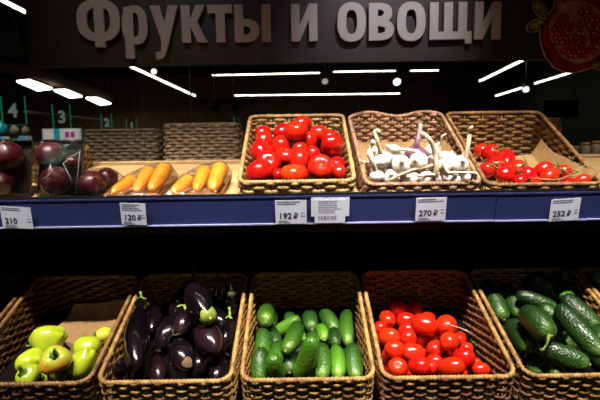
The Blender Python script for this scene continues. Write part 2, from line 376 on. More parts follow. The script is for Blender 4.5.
def build_stand():
    t = thing('display_stand', 'black two-tier produce stand with pale pine upper shelf and navy price rails', 'display stand', Matrix.Translation((0, 1.5, 0)))
    inv = Matrix.Translation((0, -1.5, 0))
    def part(name, mb, m, M=Matrix()):
        o = link(name, flat(mb, name), m, t); o.matrix_local = inv @ M; return o
    XL, XR = -1.9, 1.7
    nb = 5; wdt = 0.40 / nb
    bd = MB()
    for i in range(nb):
        bd.box(XL, XR, max(i * wdt, 0.03) + 0.001, (i + 1) * wdt - 0.001, -0.018 + (0.0 if i % 2 else 0.0006), 0)
    part('shelf_board', bd, M_['wood'], M1)
    part('back_ledge', MB().box(XL, XR, 0.412, 0.43, -0.02, 0.006), M_['wood'], M1)
    part('front_lip', MB().box(XL, XR, 0.0038, 0.0068, 0.0, 0.0255).box(XL, XR, 0.0068, 0.030, -0.006, -0.0005), M_['black'], M1)
    part('shelf_underside', MB().box(XL, XR, 0.034, 0.42, -0.05, -0.0185), M_['matte_black'], M1)
    xs = [XL, at(338, 232, 1.12).x, XR]
    for a, b in zip(xs, xs[1:]):
        part('fascia', MB().box(a + 0.004, b - 0.004, 0.014, 0.03, -rail_h - 0.030, -0.035), M_['black'], MR)
    part('back_panel', MB().box(XL, XR, 1.52, 1.535, 0.2, 1.42), M_['matte_black'])
    part('lower_shelf', MB().box(XL, XR, -0.02, 0.46, -0.03, -0.001), M_['black'], M2)
    part('plinth', MB().box(XL, XR, 1.0, 1.5, 0.0, 0.55), M_['matte_black'])
    # far side of the island
    MB2 = Matrix.Translation((0, 3.10, 0)) @ Matrix.Rotation(pi, 4, 'Z') @ M1
    part('far_shelf_board', MB().box(-1.4, 1.9, 0, 0.45, -0.018, 0), M_['wood'], MB2)
    part('far_plinth', MB().box(XL, XR, 1.536, 2.0, 0.0, 1.25), M_['matte_black'])
    # navy price rails, butted end to end
    seams = [-1.9, at(497, 208, Y1).x, at(591, 206, Y1).x, 1.7]
    for k, (a, b) in enumerate(zip(seams, seams[1:])):
        dy = -0.0022 * (k == 1)
        m = MB().box(a + 0.0006, b - 0.0006, 0.0 + dy, 0.0035, -rail_h, 0.0)
        m.box(a + 0.0006, b - 0.0006, -0.0015 + dy, 0.0035, -0.004, 0.0)
        r = part('price_rail', m, M_['rail'], MR)
        e = link('rail_edge', flat(MB().box(a + 0.0006, b - 0.0006, -0.004 + dy, 0.0 + dy, -rail_h - 0.001, -rail_h + 0.0022), 'rail_edge'), M_['rail_edge'], r)
build_stand()

# ------------------------------------------------------------------ woven baskets
class Per:
    """rounded-rectangle perimeter sampled evenly"""
    def __init__(s, w, d, r, n):
        segs = []
        c = [(w / 2 - r, r, -pi / 2), (w / 2 - r, d - r, 0), (-w / 2 + r, d - r, pi / 2), (-w / 2 + r, r, pi)]
        pts = []
        for cx, cy, a0 in c:
            for k in range(13):
                a = a0 + pi / 2 * k / 12
                pts.append((cx + r * cos(a), cy + r * sin(a), cos(a), sin(a)))
        pts.append(pts[0])
        L = [0]
        for p, q in zip(pts, pts[1:]): L.append(L[-1] + math.hypot(q[0] - p[0], q[1] - p[1]))
        s.len = L[-1]; s.p = []
        j = 0
        for i in range(n):
            t = s.len * i / n
            while L[j + 1] < t: j += 1
            f = (t - L[j]) / max(1e-9, L[j + 1] - L[j])
            a, b = pts[j], pts[j + 1]
            v = [a[q] + (b[q] - a[q]) * f for q in range(4)]
            h = math.hypot(v[2], v[3]); s.p.append((v[0], v[1], v[2] / h, v[3] / h))

def basket_meshes(w, d, hf, hb, flare=0.03, rowp=0.0100, stakep=0.025, dip=0, seed=1):
    R = random.Random(seed)
    nst = int(round((2 * (w + d) - 0.04) / stakep / 2)) * 2
    n = nst * 4
    P = Per(w, d, 0.028, n).p
    def H(x, y):
        t = min(1, max(0, (y - 0.012) / (d - 0.024)))
        h = hf + (hb - hf) * t
        if dip and t > 0.6:
            h += (t - 0.6) / 0.4 * dip * (0.5 * cos(2 * pi * x / (w * 0.62) + pi) - 0.2 * sin(9 * x / w))
        return h
    hs = [H(p[0], p[1]) for p in P]
    wv = MB(); segs = 6
    k = 0
    while rowp * (k + 0.6) < max(hs):
        z = rowp * (k + 0.6)
        ok = [z < h - 0.0035 for h in hs]
        runs = []
        if all(ok): runs = [(list(range(n)), True)]
        else:
            st = next(i for i in range(n) if not ok[i]); cur = []
            for j in range(1, n + 1):
                i = (st + j) % n
                if ok[i]: cur.append(i)
                elif cur: runs.append((cur, False)); cur = []
            if cur: runs.append((cur, False))
        th = 0.0024 * (0.9 + 0.25 * R.random()); ht = rowp * 0.47
        for idx, closed in runs:
            if len(idx) < 2: continue
            vs = []; fs = []
            for i in idx:
                x, y, nx, ny = P[i]
                off = flare * z + 0.0046 * cos(pi * i / 4 + pi * k)
                zz = z + 0.0012 * noise.noise(Vector((x * 14, y * 14, k * 3.1 + seed)))
                hh = ht * (1 + 0.16 * noise.noise(Vector((x * 60, y * 60, k * 1.7 + seed))))
                for q in range(segs):
                    a = 2 * pi * q / segs + pi / 6
                    o_ = off + th * cos(a)
                    vs.append((x + nx * o_, y + ny * o_, zz + hh * sin(a)))
            m = len(idx)
            for a in range(m if closed else m - 1):
                b = (a + 1) % m
                for q in range(segs):
                    q2 = (q + 1) % segs
                    fs.append((a * segs + q, b * segs + q, b * segs + q2, a * segs + q2))
            if not closed:
                fs.append(tuple(range(segs))); fs.append(tuple(m * segs - 1 - q for q in range(segs)))
            wv.add(vs, fs)
        k += 1
    for j in range(nst):
        x, y, nx, ny = P[j * 4]; h = hs[j * 4]
        wv.tube([(x + nx * flare * z, y + ny * flare * z, z) for z in (0.0, h * 0.5, h)], 0.0021, 5)
    # wrapped rim
    nr = 900; PR = Per(w, d, 0.028, nr).p; lam = 0.0085; per = 2 * (w + d) - 0.04
    cnt = round(per / lam)
    pts = [(p[0] + p[2] * flare * H(p[0], p[1]), p[1] + p[3] * flare * H(p[0], p[1]), H(p[0], p[1])) for p in PR]
    rim = MB().tube(pts, lambda i, t: 0.0053 * (1 + 0.13 * cos(2 * t - 2 * pi * cnt * i / nr) + 0.06 * noise.noise(Vector((i * 0.11, seed, 0)))), 10, closed=True)
    bs = MB().box(-w / 2 + 0.004, w / 2 - 0.004, 0.004, d - 0.004, 0.0, 0.006)
    return wv.mesh('woven_wall'), rim.mesh('rim'), bs.mesh('base', False)

BASKETS = {}
def put_basket(key, label, M, meshes, wick, insert=None, rim_mat=None, group=None):
    t = thing('wicker_basket', label, 'basket', M, group)
    w, r, b = (m.copy() for m in meshes)
    link('woven_wall', w, M_[wick], t); link('rim', r, M_[rim_mat or wick], t); link('base', b, M_[wick], t)
    if insert:
        zf, zb, d, w_ = insert
        y0, y1 = 0.008, d - 0.008
        z0 = zf; z1 = zb
        ib = MB(); x = w_ / 2 - 0.008
        ib.add([(-x, y0, z0), (x, y0, z0), (x, y1, z1), (-x, y1, z1), (-x, y0, z0 - 0.003), (x, y0, z0 - 0.003), (x, y1, z1 - 0.003), (-x, y1, z1 - 0.003)],
               [(0, 1, 2, 3), (7, 6, 5, 4), (0, 4, 5, 1), (1, 5, 6, 2), (2, 6, 7, 3), (3, 7, 4, 0)])
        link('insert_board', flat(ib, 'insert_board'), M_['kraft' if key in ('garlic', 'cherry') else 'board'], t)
        nl = Vector((0, -(z1 - z0), y1 - y0)).normalized()
        p0 = M @ Vector((0, y0, z0)); n = (M.to_3x3() @ nl).normalized()
        BASKETS[key] = dict(M=M, p0=p0, n=n, w=w_, d=d, items=[], inv=M.inverted())
    return t

UP = basket_meshes(BW, 0.375, 0.050, 0.148, seed=2, stakep=0.029)
GAR = basket_meshes(BW, 0.375, 0.040, 0.148, dip=0.012, seed=5, rowp=0.0115, stakep=0.021)
CH = basket_meshes(BW, 0.375, 0.034, 0.148, seed=8, stakep=0.029)
LO = basket_meshes(BW + 0.008, BD, HF2, HB2, seed=3)

def up_x(px): return at(px, 187, Y1).x
def upM(px0, px1, v=0.0165, rot=0):
    x = (up_x(px0) + up_x(px1)) / 2
    return M1 @ Matrix.Translation((x, v, 0.0005)) @ Matrix.Rotation(rot, 4, 'Z')
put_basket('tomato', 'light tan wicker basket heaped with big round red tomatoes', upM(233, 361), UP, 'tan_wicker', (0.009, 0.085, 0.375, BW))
put_basket('garlic', 'pinkish brown wicker basket with wavy back rim full of garlic', upM(363, 489, rot=radians(0.6)), GAR, 'pink_wicker', (0.020, 0.065, 0.375, BW))
put_basket('cherry', 'dark honey wicker basket holding vine tomatoes on kraft paper', upM(490, 609, rot=radians(-0.5)), CH, 'brown_wicker', (0.008, 0.012, 0.375, BW))
def loM(x): return M2 @ Matrix.Translation((x, 0.0, 0.0005))
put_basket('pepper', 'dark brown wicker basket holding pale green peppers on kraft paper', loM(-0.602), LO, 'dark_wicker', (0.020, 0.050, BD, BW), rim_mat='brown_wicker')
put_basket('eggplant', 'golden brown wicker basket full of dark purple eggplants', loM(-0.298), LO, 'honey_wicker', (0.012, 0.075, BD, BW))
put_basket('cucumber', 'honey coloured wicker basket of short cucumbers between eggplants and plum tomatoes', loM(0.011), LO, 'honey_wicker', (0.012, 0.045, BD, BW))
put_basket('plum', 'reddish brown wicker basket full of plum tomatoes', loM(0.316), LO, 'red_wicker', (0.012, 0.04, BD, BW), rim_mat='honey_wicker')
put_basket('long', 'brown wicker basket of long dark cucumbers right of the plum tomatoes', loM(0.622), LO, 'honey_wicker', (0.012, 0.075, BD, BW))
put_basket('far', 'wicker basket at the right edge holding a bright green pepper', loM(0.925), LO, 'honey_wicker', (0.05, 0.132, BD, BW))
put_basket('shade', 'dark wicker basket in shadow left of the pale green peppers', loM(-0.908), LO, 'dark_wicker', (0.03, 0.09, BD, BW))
# baskets on the far side of the island, their tall backs towards us
MFAR = Matrix.Translation((0, 3.10, 0)) @ Matrix.Rotation(pi, 4, 'Z') @ M1
def farM(px0, px1, py, Y):
    return MFAR @ Matrix.Translation((-(at(px0, py, Y).x + at(px1, py, Y).x) / 2, 0.045, 0.0008))
FAR = basket_meshes(0.258, 0.375, 0.05, 0.128, seed=12, stakep=0.022, rowp=0.0115)
FAR2 = basket_meshes(0.258, 0.375, 0.05, 0.112, seed=15, stakep=0.022, rowp=0.0115)
put_basket('', 'empty grey-brown wicker basket behind the onion trays, left of its twin', farM(76, 156, 162, 1.56), FAR2, 'shaded_grey_wicker')
put_basket('', 'grey-brown wicker basket behind the carrots, next to the tomato basket', farM(158.5, 239.5, 161, 1.56), FAR, 'grey_wicker')
put_basket('', 'brown wicker basket behind the vine tomatoes, seen from its back', farM(492, 572, 158, 1.56), FAR, 'brown_wicker')
put_basket('', 'dark wicker basket behind the two upright onion trays', M1 @ Matrix.Translation((-0.79, 0.215, 0.0005)) , basket_meshes(0.27, 0.185, 0.04, 0.062, seed=14), 'brown_wicker')

# ------------------------------------------------------------------ laying produce in the baskets
ORD = ['first', 'second', 'third', 'fourth', 'fifth', 'sixth', 'seventh', 'eighth', 'ninth', 'tenth', 'eleventh', 'twelfth']
KS = dict(tomato=1.06, plum=1.13, cucumber=1.13, long=1.1, eggplant=1.18, pepper=1.27, garlic=1.5, cherry=1.3, far=1, shade=1)
LIFT = dict(pepper=0.010, cherry=0.008, garlic=0.003)
def settle(key, A, B, d, hmax=0.17, minlen=0, dh=0, step=0.0015, tight=0.95, taper=1.0, rmax=None):
    """lower an item along the lines of sight of its two ends until it touches the board or what lies there already"""
    bk = BASKETS[key]; n = bk['n']; p0 = bk['p0']
    last = None
    h = hmax
    while h > 0.002:
        b = on_plane(B[0], B[1], p0 + n * h, n)
        a = on_plane(A[0], A[1], p0 + n * (h + dh), n)
        r = d / 2 * KS[key] * adepth(b) / F_PX
        if rmax: r = min(r, rmax)
        L = (a - b).length
        if minlen and L < minlen * 2 * r:
            da = (ray(*A)).normalized(); flat_ = (da - n * da.dot(n)).normalized()
            dr = (da * 0.6 + flat_ * 0.4).normalized()
            a = b + ((a - b) + dr * (minlen * 2 * r - L))
        sph = []
        for i in range(5):
            t = i / 4; sph.append((b + (a - b) * t, r * (1 - (1 - taper) * t)))
        bad = min((p - p0).dot(n) - q for p, q in sph) < LIFT.get(key, 0) - 0.0025
        if not bad:
            for it in bk['items']:
                for p, q in sph:
                    for p2, q2 in it:
                        if (p - p2).length < (q + q2) * tight: bad = True; break
                    if bad: break
                if bad: break
        if bad:
            break
        last = (a, b, r, sph); h -= step
    if last is None: last = (a, b, r, sph)
    bk['items'].append(last[3])
    return last
def heap(key, specs, minlen=0, tight=0.95, taper=1.0, dh=0, its=90, keep=1.02):
    """settle a whole heap, then let touching pieces push each other apart inside the basket's walls"""
    bk = BASKETS[key]; n = bk['n']; p0 = bk['p0']; M = bk['M']; inv = bk['inv']
    its_ = []
    for sp in specs:
        A, B, d = sp[:3]; ml = sp[3] if len(sp) > 3 else minlen; tp = sp[4] if len(sp) > 4 else taper
        a, b, r, _ = settle(key, A, B, d, minlen=ml, dh=dh, taper=tp, tight=tight)
        its_.append([a.copy(), b.copy(), r, (a - b).length, tp, (a - CAM).normalized(), (b - CAM).normalized()])
    N = len(its_); hw = bk['w'] / 2 - 0.0085
    def clamp(p, r):
        q = inv @ p; rr = r * keep
        q.x = max(-hw + rr, min(hw - rr, q.x)); q.y = max(rr + 0.010, min(bk['d'] - 0.012 - rr, q.y))
        p = M @ q; h = (p - p0).dot(n)
        lf = LIFT.get(key, 0) + 0.0008
        if h < rr + lf: p = p + n * (rr + lf - h)
        return p
    for k in range(its):
        pull = 0.0007 if k < its * 0.6 else 0.0
        for it in its_:
            it[0] = it[0] + it[5] * pull; it[1] = it[1] + it[6] * pull
        for i in range(N):
            A = its_[i]; mi = (A[0] + A[1]) / 2
            for j in range(i + 1, N):
                B = its_[j]
                if (mi - (B[0] + B[1]) / 2).length > (A[3] + B[3]) / 2 + A[2] + B[2]: continue
                ns = 1 if A[3] < 1e-4 else 5; ms = 1 if B[3] < 1e-4 else 5
                best = None
                for u in range(ns):
                    t = u / 4; p = A[1] + (A[0] - A[1]) * t; r1 = A[2] * (1 - (1 - A[4]) * t)
                    for v in range(ms):
                        w = v / 4; q = B[1] + (B[0] - B[1]) * w; r2 = B[2] * (1 - (1 - B[4]) * w)
                        dd = (p - q).length; pen = (r1 + r2) * keep - dd
                        if pen > 0 and (best is None or pen > best[0]): best = (pen, t, w, (p - q) / max(dd, 1e-6))
                if best:
                    pen, t, w, nn = best; f = nn * (pen * 0.42)
                    ca = 1 / ((1 - t) ** 2 + t * t); cb = 1 / ((1 - w) ** 2 + w * w)
                    if ns == 1: A[0] = A[0] + f; A[1] = A[1] + f
                    else: A[1] = A[1] + f * ((1 - t) * ca); A[0] = A[0] + f * (t * ca)
                    if ms == 1: B[0] = B[0] - f; B[1] = B[1] - f
                    else: B[1] = B[1] - f * ((1 - w) * cb); B[0] = B[0] - f * (w * cb)
        for it in its_:
            for e, rr in ((0, it[2] * it[4]), (1, it[2])):
                d0 = it[5 + e]; p = it[e]; q = CAM + d0 * (p - CAM).dot(d0)
                it[e] = clamp(p + (q - p) * (0.2 if k < its * 0.8 else 0.05), rr)
            if it[3] > 1e-4:
                m = (it[0] + it[1]) / 2; dv = (it[0] - it[1]).normalized() * it[3] / 2
                it[0] = m + dv; it[1] = m - dv
            else:
                m = (it[0] + it[1]) / 2; it[0] = m.copy(); it[1] = m.copy()
    bk['items'] = [[(it[1] + (it[0] - it[1]) * (u / 4), it[2]) for u in range(5)] for it in its_]
    return [(it[0], it[1], it[2]) for it in its_]
def frame(z, x=None):
    z = z.normalized()
    if x is None: x = Vector((0.3, 0.2, 1))
    x = x - z * x.dot(z)
    if x.length < 1e-4: x = Vector((1, 0, 0)) - z * z.x
    x.normalize(); y = z.cross(x)
    return Matrix(((x.x, y.x, z.x), (x.y, y.y, z.y), (x.z, y.z, z.z)))
def mat4(p, R): return Matrix.Translation(p) @ R.to_4x4()
def rows_labels(items, nrows, row_names):
    """items: list of (px, py); gives 'nth from the left in the ... row' for each"""
    ys = sorted(range(len(items)), key=lambda i: items[i][1]); out = [None] * len(items)
    per = len(items) / nrows
    for r in range(nrows):
        row = ys[int(round(r * per)):int(round((r + 1) * per))]
        row.sort(key=lambda i: items[i][0])
        for k, i in enumerate(row):
            if len(row) == 1: pos = 'alone'
            elif k == 0: pos = 'leftmost'
            elif k == len(row) - 1: pos = 'rightmost'
            else: pos = ORD[k] + ' from left'
            out[i] = f'{pos} in the {row_names[r]}'
    return out

def tomato_mesh(r, seed, squash=0.84, lobes=5, amp=0.025):
    R = random.Random(seed); ph0 = R.random() * 6; ph1 = R.random() * 6
    prof = [(0, -squash * 0.97)]
    for i in range(1, 16):
        a = -pi / 2 + pi * i / 16
        rr = cos(a) ** 0.92; z = squash * sin(a)
        if a > 0.7: z -= 0.20 * ((a - 0.7) / (pi / 2 - 0.7)) ** 1.6 * 0.9
        if a < -1.1: z += 0.04 * ((-1.1 - a) / 0.47)
        prof.append((rr, z))
    prof.append((0, squash - 0.22))
    def fn(p, ph):
        s = 1 + amp * cos(lobes * ph + ph0) * (0.4 + 0.6 * max(0, p.z)) + 0.03 * cos(2 * ph + ph1)
        return Vector((p.x * s, p.y * s, p.z))
    m = MB().lathe(prof, 28, fn); m.v = [v * r for v in m.v]
    return m
def scar_mb(r, z, s=0.15):
    m = MB(); n = 10
    pr = [(0, z), (s * 0.6, z + 0.006), (s, z + 0.02), (s * 0.7, z + 0.035), (0, z + 0.02)]
    m.lathe(pr, n, lambda p, ph: Vector((p.x * (1 + 0.25 * cos(5 * ph)), p.y * (1 + 0.25 * cos(5 * ph)), p.z)))
    m.v = [v * r for v in m.v]; return m
VIEW = lambda p: (CAM - p).normalized()
def z5(ox, oy, s): return lambda x, y: (ox + x / s, oy + y / s)

# ---- big round tomatoes
def round_tomatoes():
    # cx, cy, diameter in photo pixels; facing = where the stem end points (right, up, towards us), None = random
    L = [(262, 138, 18, None), (282.5, 134, 18, None), (302, 126, 19.5, None), (318.5, 137.5, 20, None), (337.5, 139.5, 20, (0.3, 0.8, -0.3)),
         (258, 144, 21, None), (340, 156, 15, None), (280, 146, 21, None), (307.5, 144, 20, None), (296.5, 134.5, 21.5, (0, 0.9, 0.35)), (298.5, 148, 18.5, None),
         (330.5, 148.5, 22, None), (313, 154, 20, None), (256, 155, 23, (0.55, 0.5, 0.5)), (285.5, 156, 22, (0.1, 0.8, 0.3)), (338, 163, 17, (0, .8, .4)),
         (278, 176, 14, None), (341.5, 173, 17, None), (270, 164, 25, (0.1, 0.35, 0.9)), (300, 162, 25.5, None), (321, 168, 26, (0, 0.25, 0.95)), (259, 172.5, 29, None), (293.5, 174.5, 28, (0, 0.9, 0.1))]
    lab = rows_labels(L, 5, ['topmost row of the heap', 'second row from the top', 'middle row', 'second row from the front', 'front row by the rim'])
    R = random.Random(4)
    PL = heap('tomato', [((x, y), (x, y), d) for x, y, d, _ in L])
    lab = rows_labels([project((p[0] + p[1]) / 2) for p in PL], 5, ['topmost row of the heap', 'second row from the top', 'middle row', 'second row from the front', 'front row by the rim'])
    for i, (x, y, d, face) in enumerate(L):
        a, b, r = PL[i]
        if face is None:
            f = Vector((R.uniform(-1, 1), R.uniform(-0.2, 1), R.uniform(-1, 0.3)))
        else: f = Vector(face)
        v = VIEW(b); zd = CR * f.x + Vector((0, 0, 1)) * f.y + v * f.z
        me = tomato_mesh(r, i, R.uniform(0.78, 0.9), R.choice((4, 5, 6)), 0.03)
        o = link('tomato', me, M_['orange_tomato' if i == 22 else 'tomato'], None, mat4(b, frame(zd)))
        adj = 'orange-red round tomato' if i == 22 else ('stem-scarred round tomato' if face else 'glossy round tomato')
        tag(o, f'{adj}, {lab[i]}, tan basket', 'tomato', 'big round tomatoes in the light tan basket')
        link('stem_scar', scar_mb(r, 0.60, 0.13 if face is None else 0.17), M_['scar'], o)
round_tomatoes()

# ---- plum tomatoes
def plum_mesh(r, L, seed):
    R = random.Random(seed); prof = [(0, -L)]
    for i in range(1, 16):
        a = -pi / 2 + pi * i / 16
        prof.append((r * cos(a) ** 0.85 * (1 + 0.05 * sin(a)), L * sin(a) - (0.10 * r * max(0, (a - 1.15) / 0.42) ** 2)))
    prof.append((0, L - 0.16 * r))
    ph0 = R.random() * 6
    return MB().lathe(prof, 24, lambda p, ph: Vector((p.x * (1 + 0.02 * cos(3 * ph + ph0)), p.y * (1 + 0.02 * cos(3 * ph + ph0)), p.z)))
def plum_tomatoes():
    Z = z5(365, 300, 4.444)
    L = [(130, 200, 60, 70, 0), (215, 200, 60, 70, 0), (270, 160, 60, 70, 0), (345, 240, 60, 70, 0), (100, 310, 60, 70, 0), (200, 315, 60, 70, 0), (335, 320, 56, 70, 0), (150, 45, 70, 80, 0), (222, 42, 62, 72, 0), (100, 95, 66, 76, 90), (280, 82, 52, 60, 0), (182, 100, 70, 86, 0), (65, 128, 56, 62, 0), (55, 190, 60, 70, 90),
         (312, 160, 46, 56, 60), (422, 176, 52, 60, 90), (362, 115, 86, 94, 80), (185, 132, 56, 70, 20), (450, 212, 46, 52, 0), (113, 167, 72, 88, 0), (248, 182, 60, 70, 0), (262, 113, 86, 113, -15),
         (185, 173, 66, 74, 80), (85, 265, 60, 76, 90), (265, 235, 46, 56, 80), (360, 262, 46, 52, 0), (490, 282, 42, 46, 0), (122, 232, 70, 82, -10), (312, 215, 70, 80, 70), (380, 193, 76, 82, 75), (310, 277, 60, 70, -20),
         (212, 235, 78, 106, 0), (290, 302, 60, 66, 70), (515, 308, 56, 80, 0), (435, 258, 92, 106, -20), (420, 322, 46, 70, 0), (148, 295, 82, 90, 60), (240, 295, 84, 96, 0), (385, 300, 86, 116, 12)]
    pts = [Z(l[0], l[1]) for l in L]
    lab = rows_labels(pts, 6, ['shaded back row', 'second row from the back', 'third row from the back', 'third row from the front', 'second row from the front', 'front row by the rim'])
    R = random.Random(9)
    SP = []
    for x, y, d, ln, ang in L:
        c = Vector(Z(x, y)); e = (ln - d) / 2 / 4.444
        dv = Vector((cos(radians(ang)), -sin(radians(ang))))
        SP.append((c + dv * e, c - dv * e, d / 4.444))
    PL = heap('plum', SP, minlen=0.15)
    lab = rows_labels([project((p[0] + p[1]) / 2) for p in PL], 6, ['shaded back row', 'second row from the back', 'third row from the back', 'third row from the front', 'second row from the front', 'front row by the rim'])
    for i, (x, y, d, ln, ang) in enumerate(L):
        a, b, r = PL[i]
        zd = (a - b)
        if zd.length < 1e-4: zd = CR.copy()
        hl = zd.length / 2 + r
        if R.random() < 0.5: zd = -zd
        if ang >= 60 : zd = zd if (zd.normalized().dot(VIEW(b)) > 0) else -zd
        if i in (21, 29): zd = zd if zd.dot(CR) > 0 or i == 29 else -zd
        o = link('plum_tomato', plum_mesh(r, hl, i), M_['plum'], None, mat4((a + b) / 2, frame(zd)))
        tag(o, f'red plum tomato, {lab[i]} of its basket', 'tomato', 'plum tomatoes in the reddish basket')
        sc = scar_mb(r, 0, 0.11); sc.v = [v + Vector((0, 0, hl - 0.15 * r)) for v in sc.v]
        link('stem_scar', sc, M_['scar'], o)
    st = Vector(Z(375, 110)); en = Vector(Z(470, 145))
    p = BASKETS['plum']['items'][16][0]
    s = on_plane(st.x, st.y, p[0] + VIEW(p[0]) * p[1] * 0.9, VIEW(p[0])); n = VIEW(s)
    q = on_plane(en.x, en.y, s, Vector((-0.45, -0.8, 0.1)).normalized())
    o = link('dry_stem', MB().tube([s, s.lerp(q, 0.5) + Vector((0, 0, 0.002)), q], 0.0011, 6), M_['stalk'])
    tag(o, 'thin dry tan stem poking out above the plum tomatoes', 'stem')
plum_tomatoes()

# ---- cucumbers
def cuke_mesh(L, r, seed, bend=0.06):
    R = random.Random(seed); n = 26; prof = [(0, -L / 2 - r * 0.95)]
    zs = []
    for i in range(1, n):
        a = -1 + 2 * i / n
        zz = (L / 2 + r * 0.95) * a
        q = abs(a)
        rr = r * (1 - q ** 5.5) ** 0.5 * (0.90 + 0.10 * cos(a * 2.2 + R.uniform(-.1, .1)))
        prof.append((max(rr, 0.0005), zz))
    prof.append((0, L / 2 + r * 0.95))
    bd = bend * (L + 2 * r); ph = R.random() * 6
    hl = L / 2 + r
    def fn(p, f):
        s = 1 + 0.025 * cos(3 * f + ph) + 0.02 * noise.noise(Vector((p.x, p.y, p.z)) * 90 + Vector((seed, 0, 0)))
        return Vector((p.x * s, p.y * s, p.z))
    m = MB().lathe(prof, 20, fn)
    for v in m.v: v.x += bd * (1 - (v.z / hl) ** 2) - bd * 0.6
    return m, -bd * 0.6
def cuke(i, abr, mt, label, group, stem=False, bend=0.03):
    a, b, r = abr
    zd = b - a; L = zd.length
    me, xo = cuke_mesh(L, r, i * 3 + 1, bend * (1 if i % 2 else -1))
    o = link('cucumber', me, M_[mt], None, mat4((a + b) / 2, frame(zd, VIEW(b).cross(zd))))
    tag(o, label, 'cucumber', group)
    tp = MB().lathe([(0, 0.0), (r * 0.14, 0.0008), (r * 0.17, 0.002), (r * 0.1, 0.0032), (0, 0.0034)], 8)
    for v in tp.v: v.z += L / 2 + r * 0.93; v.x += xo
    link('blossom_scar', tp, M_['cuke_tip'], o)
    if stem:
        s0 = o.matrix_world.inverted() if False else mat4((a + b) / 2, frame(zd, VIEW(b).cross(zd))).inverted()
        pts = [s0 @ p for p in stem(a, b, r)]
        link('stem', MB().tube(pts, lambda k, t: 0.0026 * (1 + 0.5 * (k in (0, len(pts) - 1))), 7), M_['green_stem'], o)
    return o
def cucumbers():
    Z = z5(235, 305, 4.444)
    L = [((165, 55), (162, 78), 58, 'dark_cuke'), ((245, 55), (240, 70), 52, 'dark_cuke'), ((115, 52), (104, 82), 74, 'cuke'), ((262, 75), (190, 112), 56, 'light_cuke'),
         ((340, 66), (340, 88), 64, 'dark_cuke'), ((395, 45), (436, 102), 68, 'cuke'), ((500, 45), (498, 158), 60, 'cuke'), ((162, 118), (178, 165), 60, 'dark_cuke'),
         ((290, 138), (303, 152), 42, 'cuke'), ((384, 116), (397, 138), 50, 'light_cuke'), ((436, 135), (443, 162), 54, 'dark_cuke'), ((310, 190), (275, 205), 56, 'dark_cuke'), ((345, 145), (352, 190), 58, 'cuke'),
         ((172, 212), (162, 245), 66, 'cuke'), ((490, 212), (500, 265), 44, 'cuke'), ((278, 100), (226, 196), 68, 'cuke'), ((240, 240), (228, 268), 76, 'dark_cuke'), ((125, 130), (72, 222), 70, 'cuke'),
         ((104, 250), (95, 305), 78, 'cuke'), ((450, 205), (464, 300), 68, 'light_cuke'), ((168, 270), (180, 302), 76, 'light_cuke'), ((398, 205), (402, 306), 76, 'cuke'), ((538, 205), (540, 302), 76, 'cuke'), ((342, 178), (300, 298), 86, 'light_cuke')]
    C = [((Vector(Z(*a)) + Vector(Z(*b))) / 2) for a, b, _, _ in L]
    lab = rows_labels([(c.x, c.y) for c in C], 5, ['shaded back row', 'second row from the back', 'middle row', 'second row from the front', 'front row by the rim'])
    nm = {'cuke': 'short green', 'light_cuke': 'pale short', 'dark_cuke': 'dark short'}
    PL = heap('cucumber', [(Z(*a), Z(*b), d / 4.444) for a, b, d, m in L], minlen=1.2, taper=0.96)
    lab = rows_labels([project((p[0] + p[1]) / 2) for p in PL], 5, ['shaded back row', 'second row from the back', 'middle row', 'second row from the front', 'front row by the rim'])
    for i, (a, b, d, m) in enumerate(L):
        cuke(i, PL[i], m, f'{nm[m]} cucumber, {lab[i]}, middle basket', 'short cucumbers in the honey basket')
cucumbers()
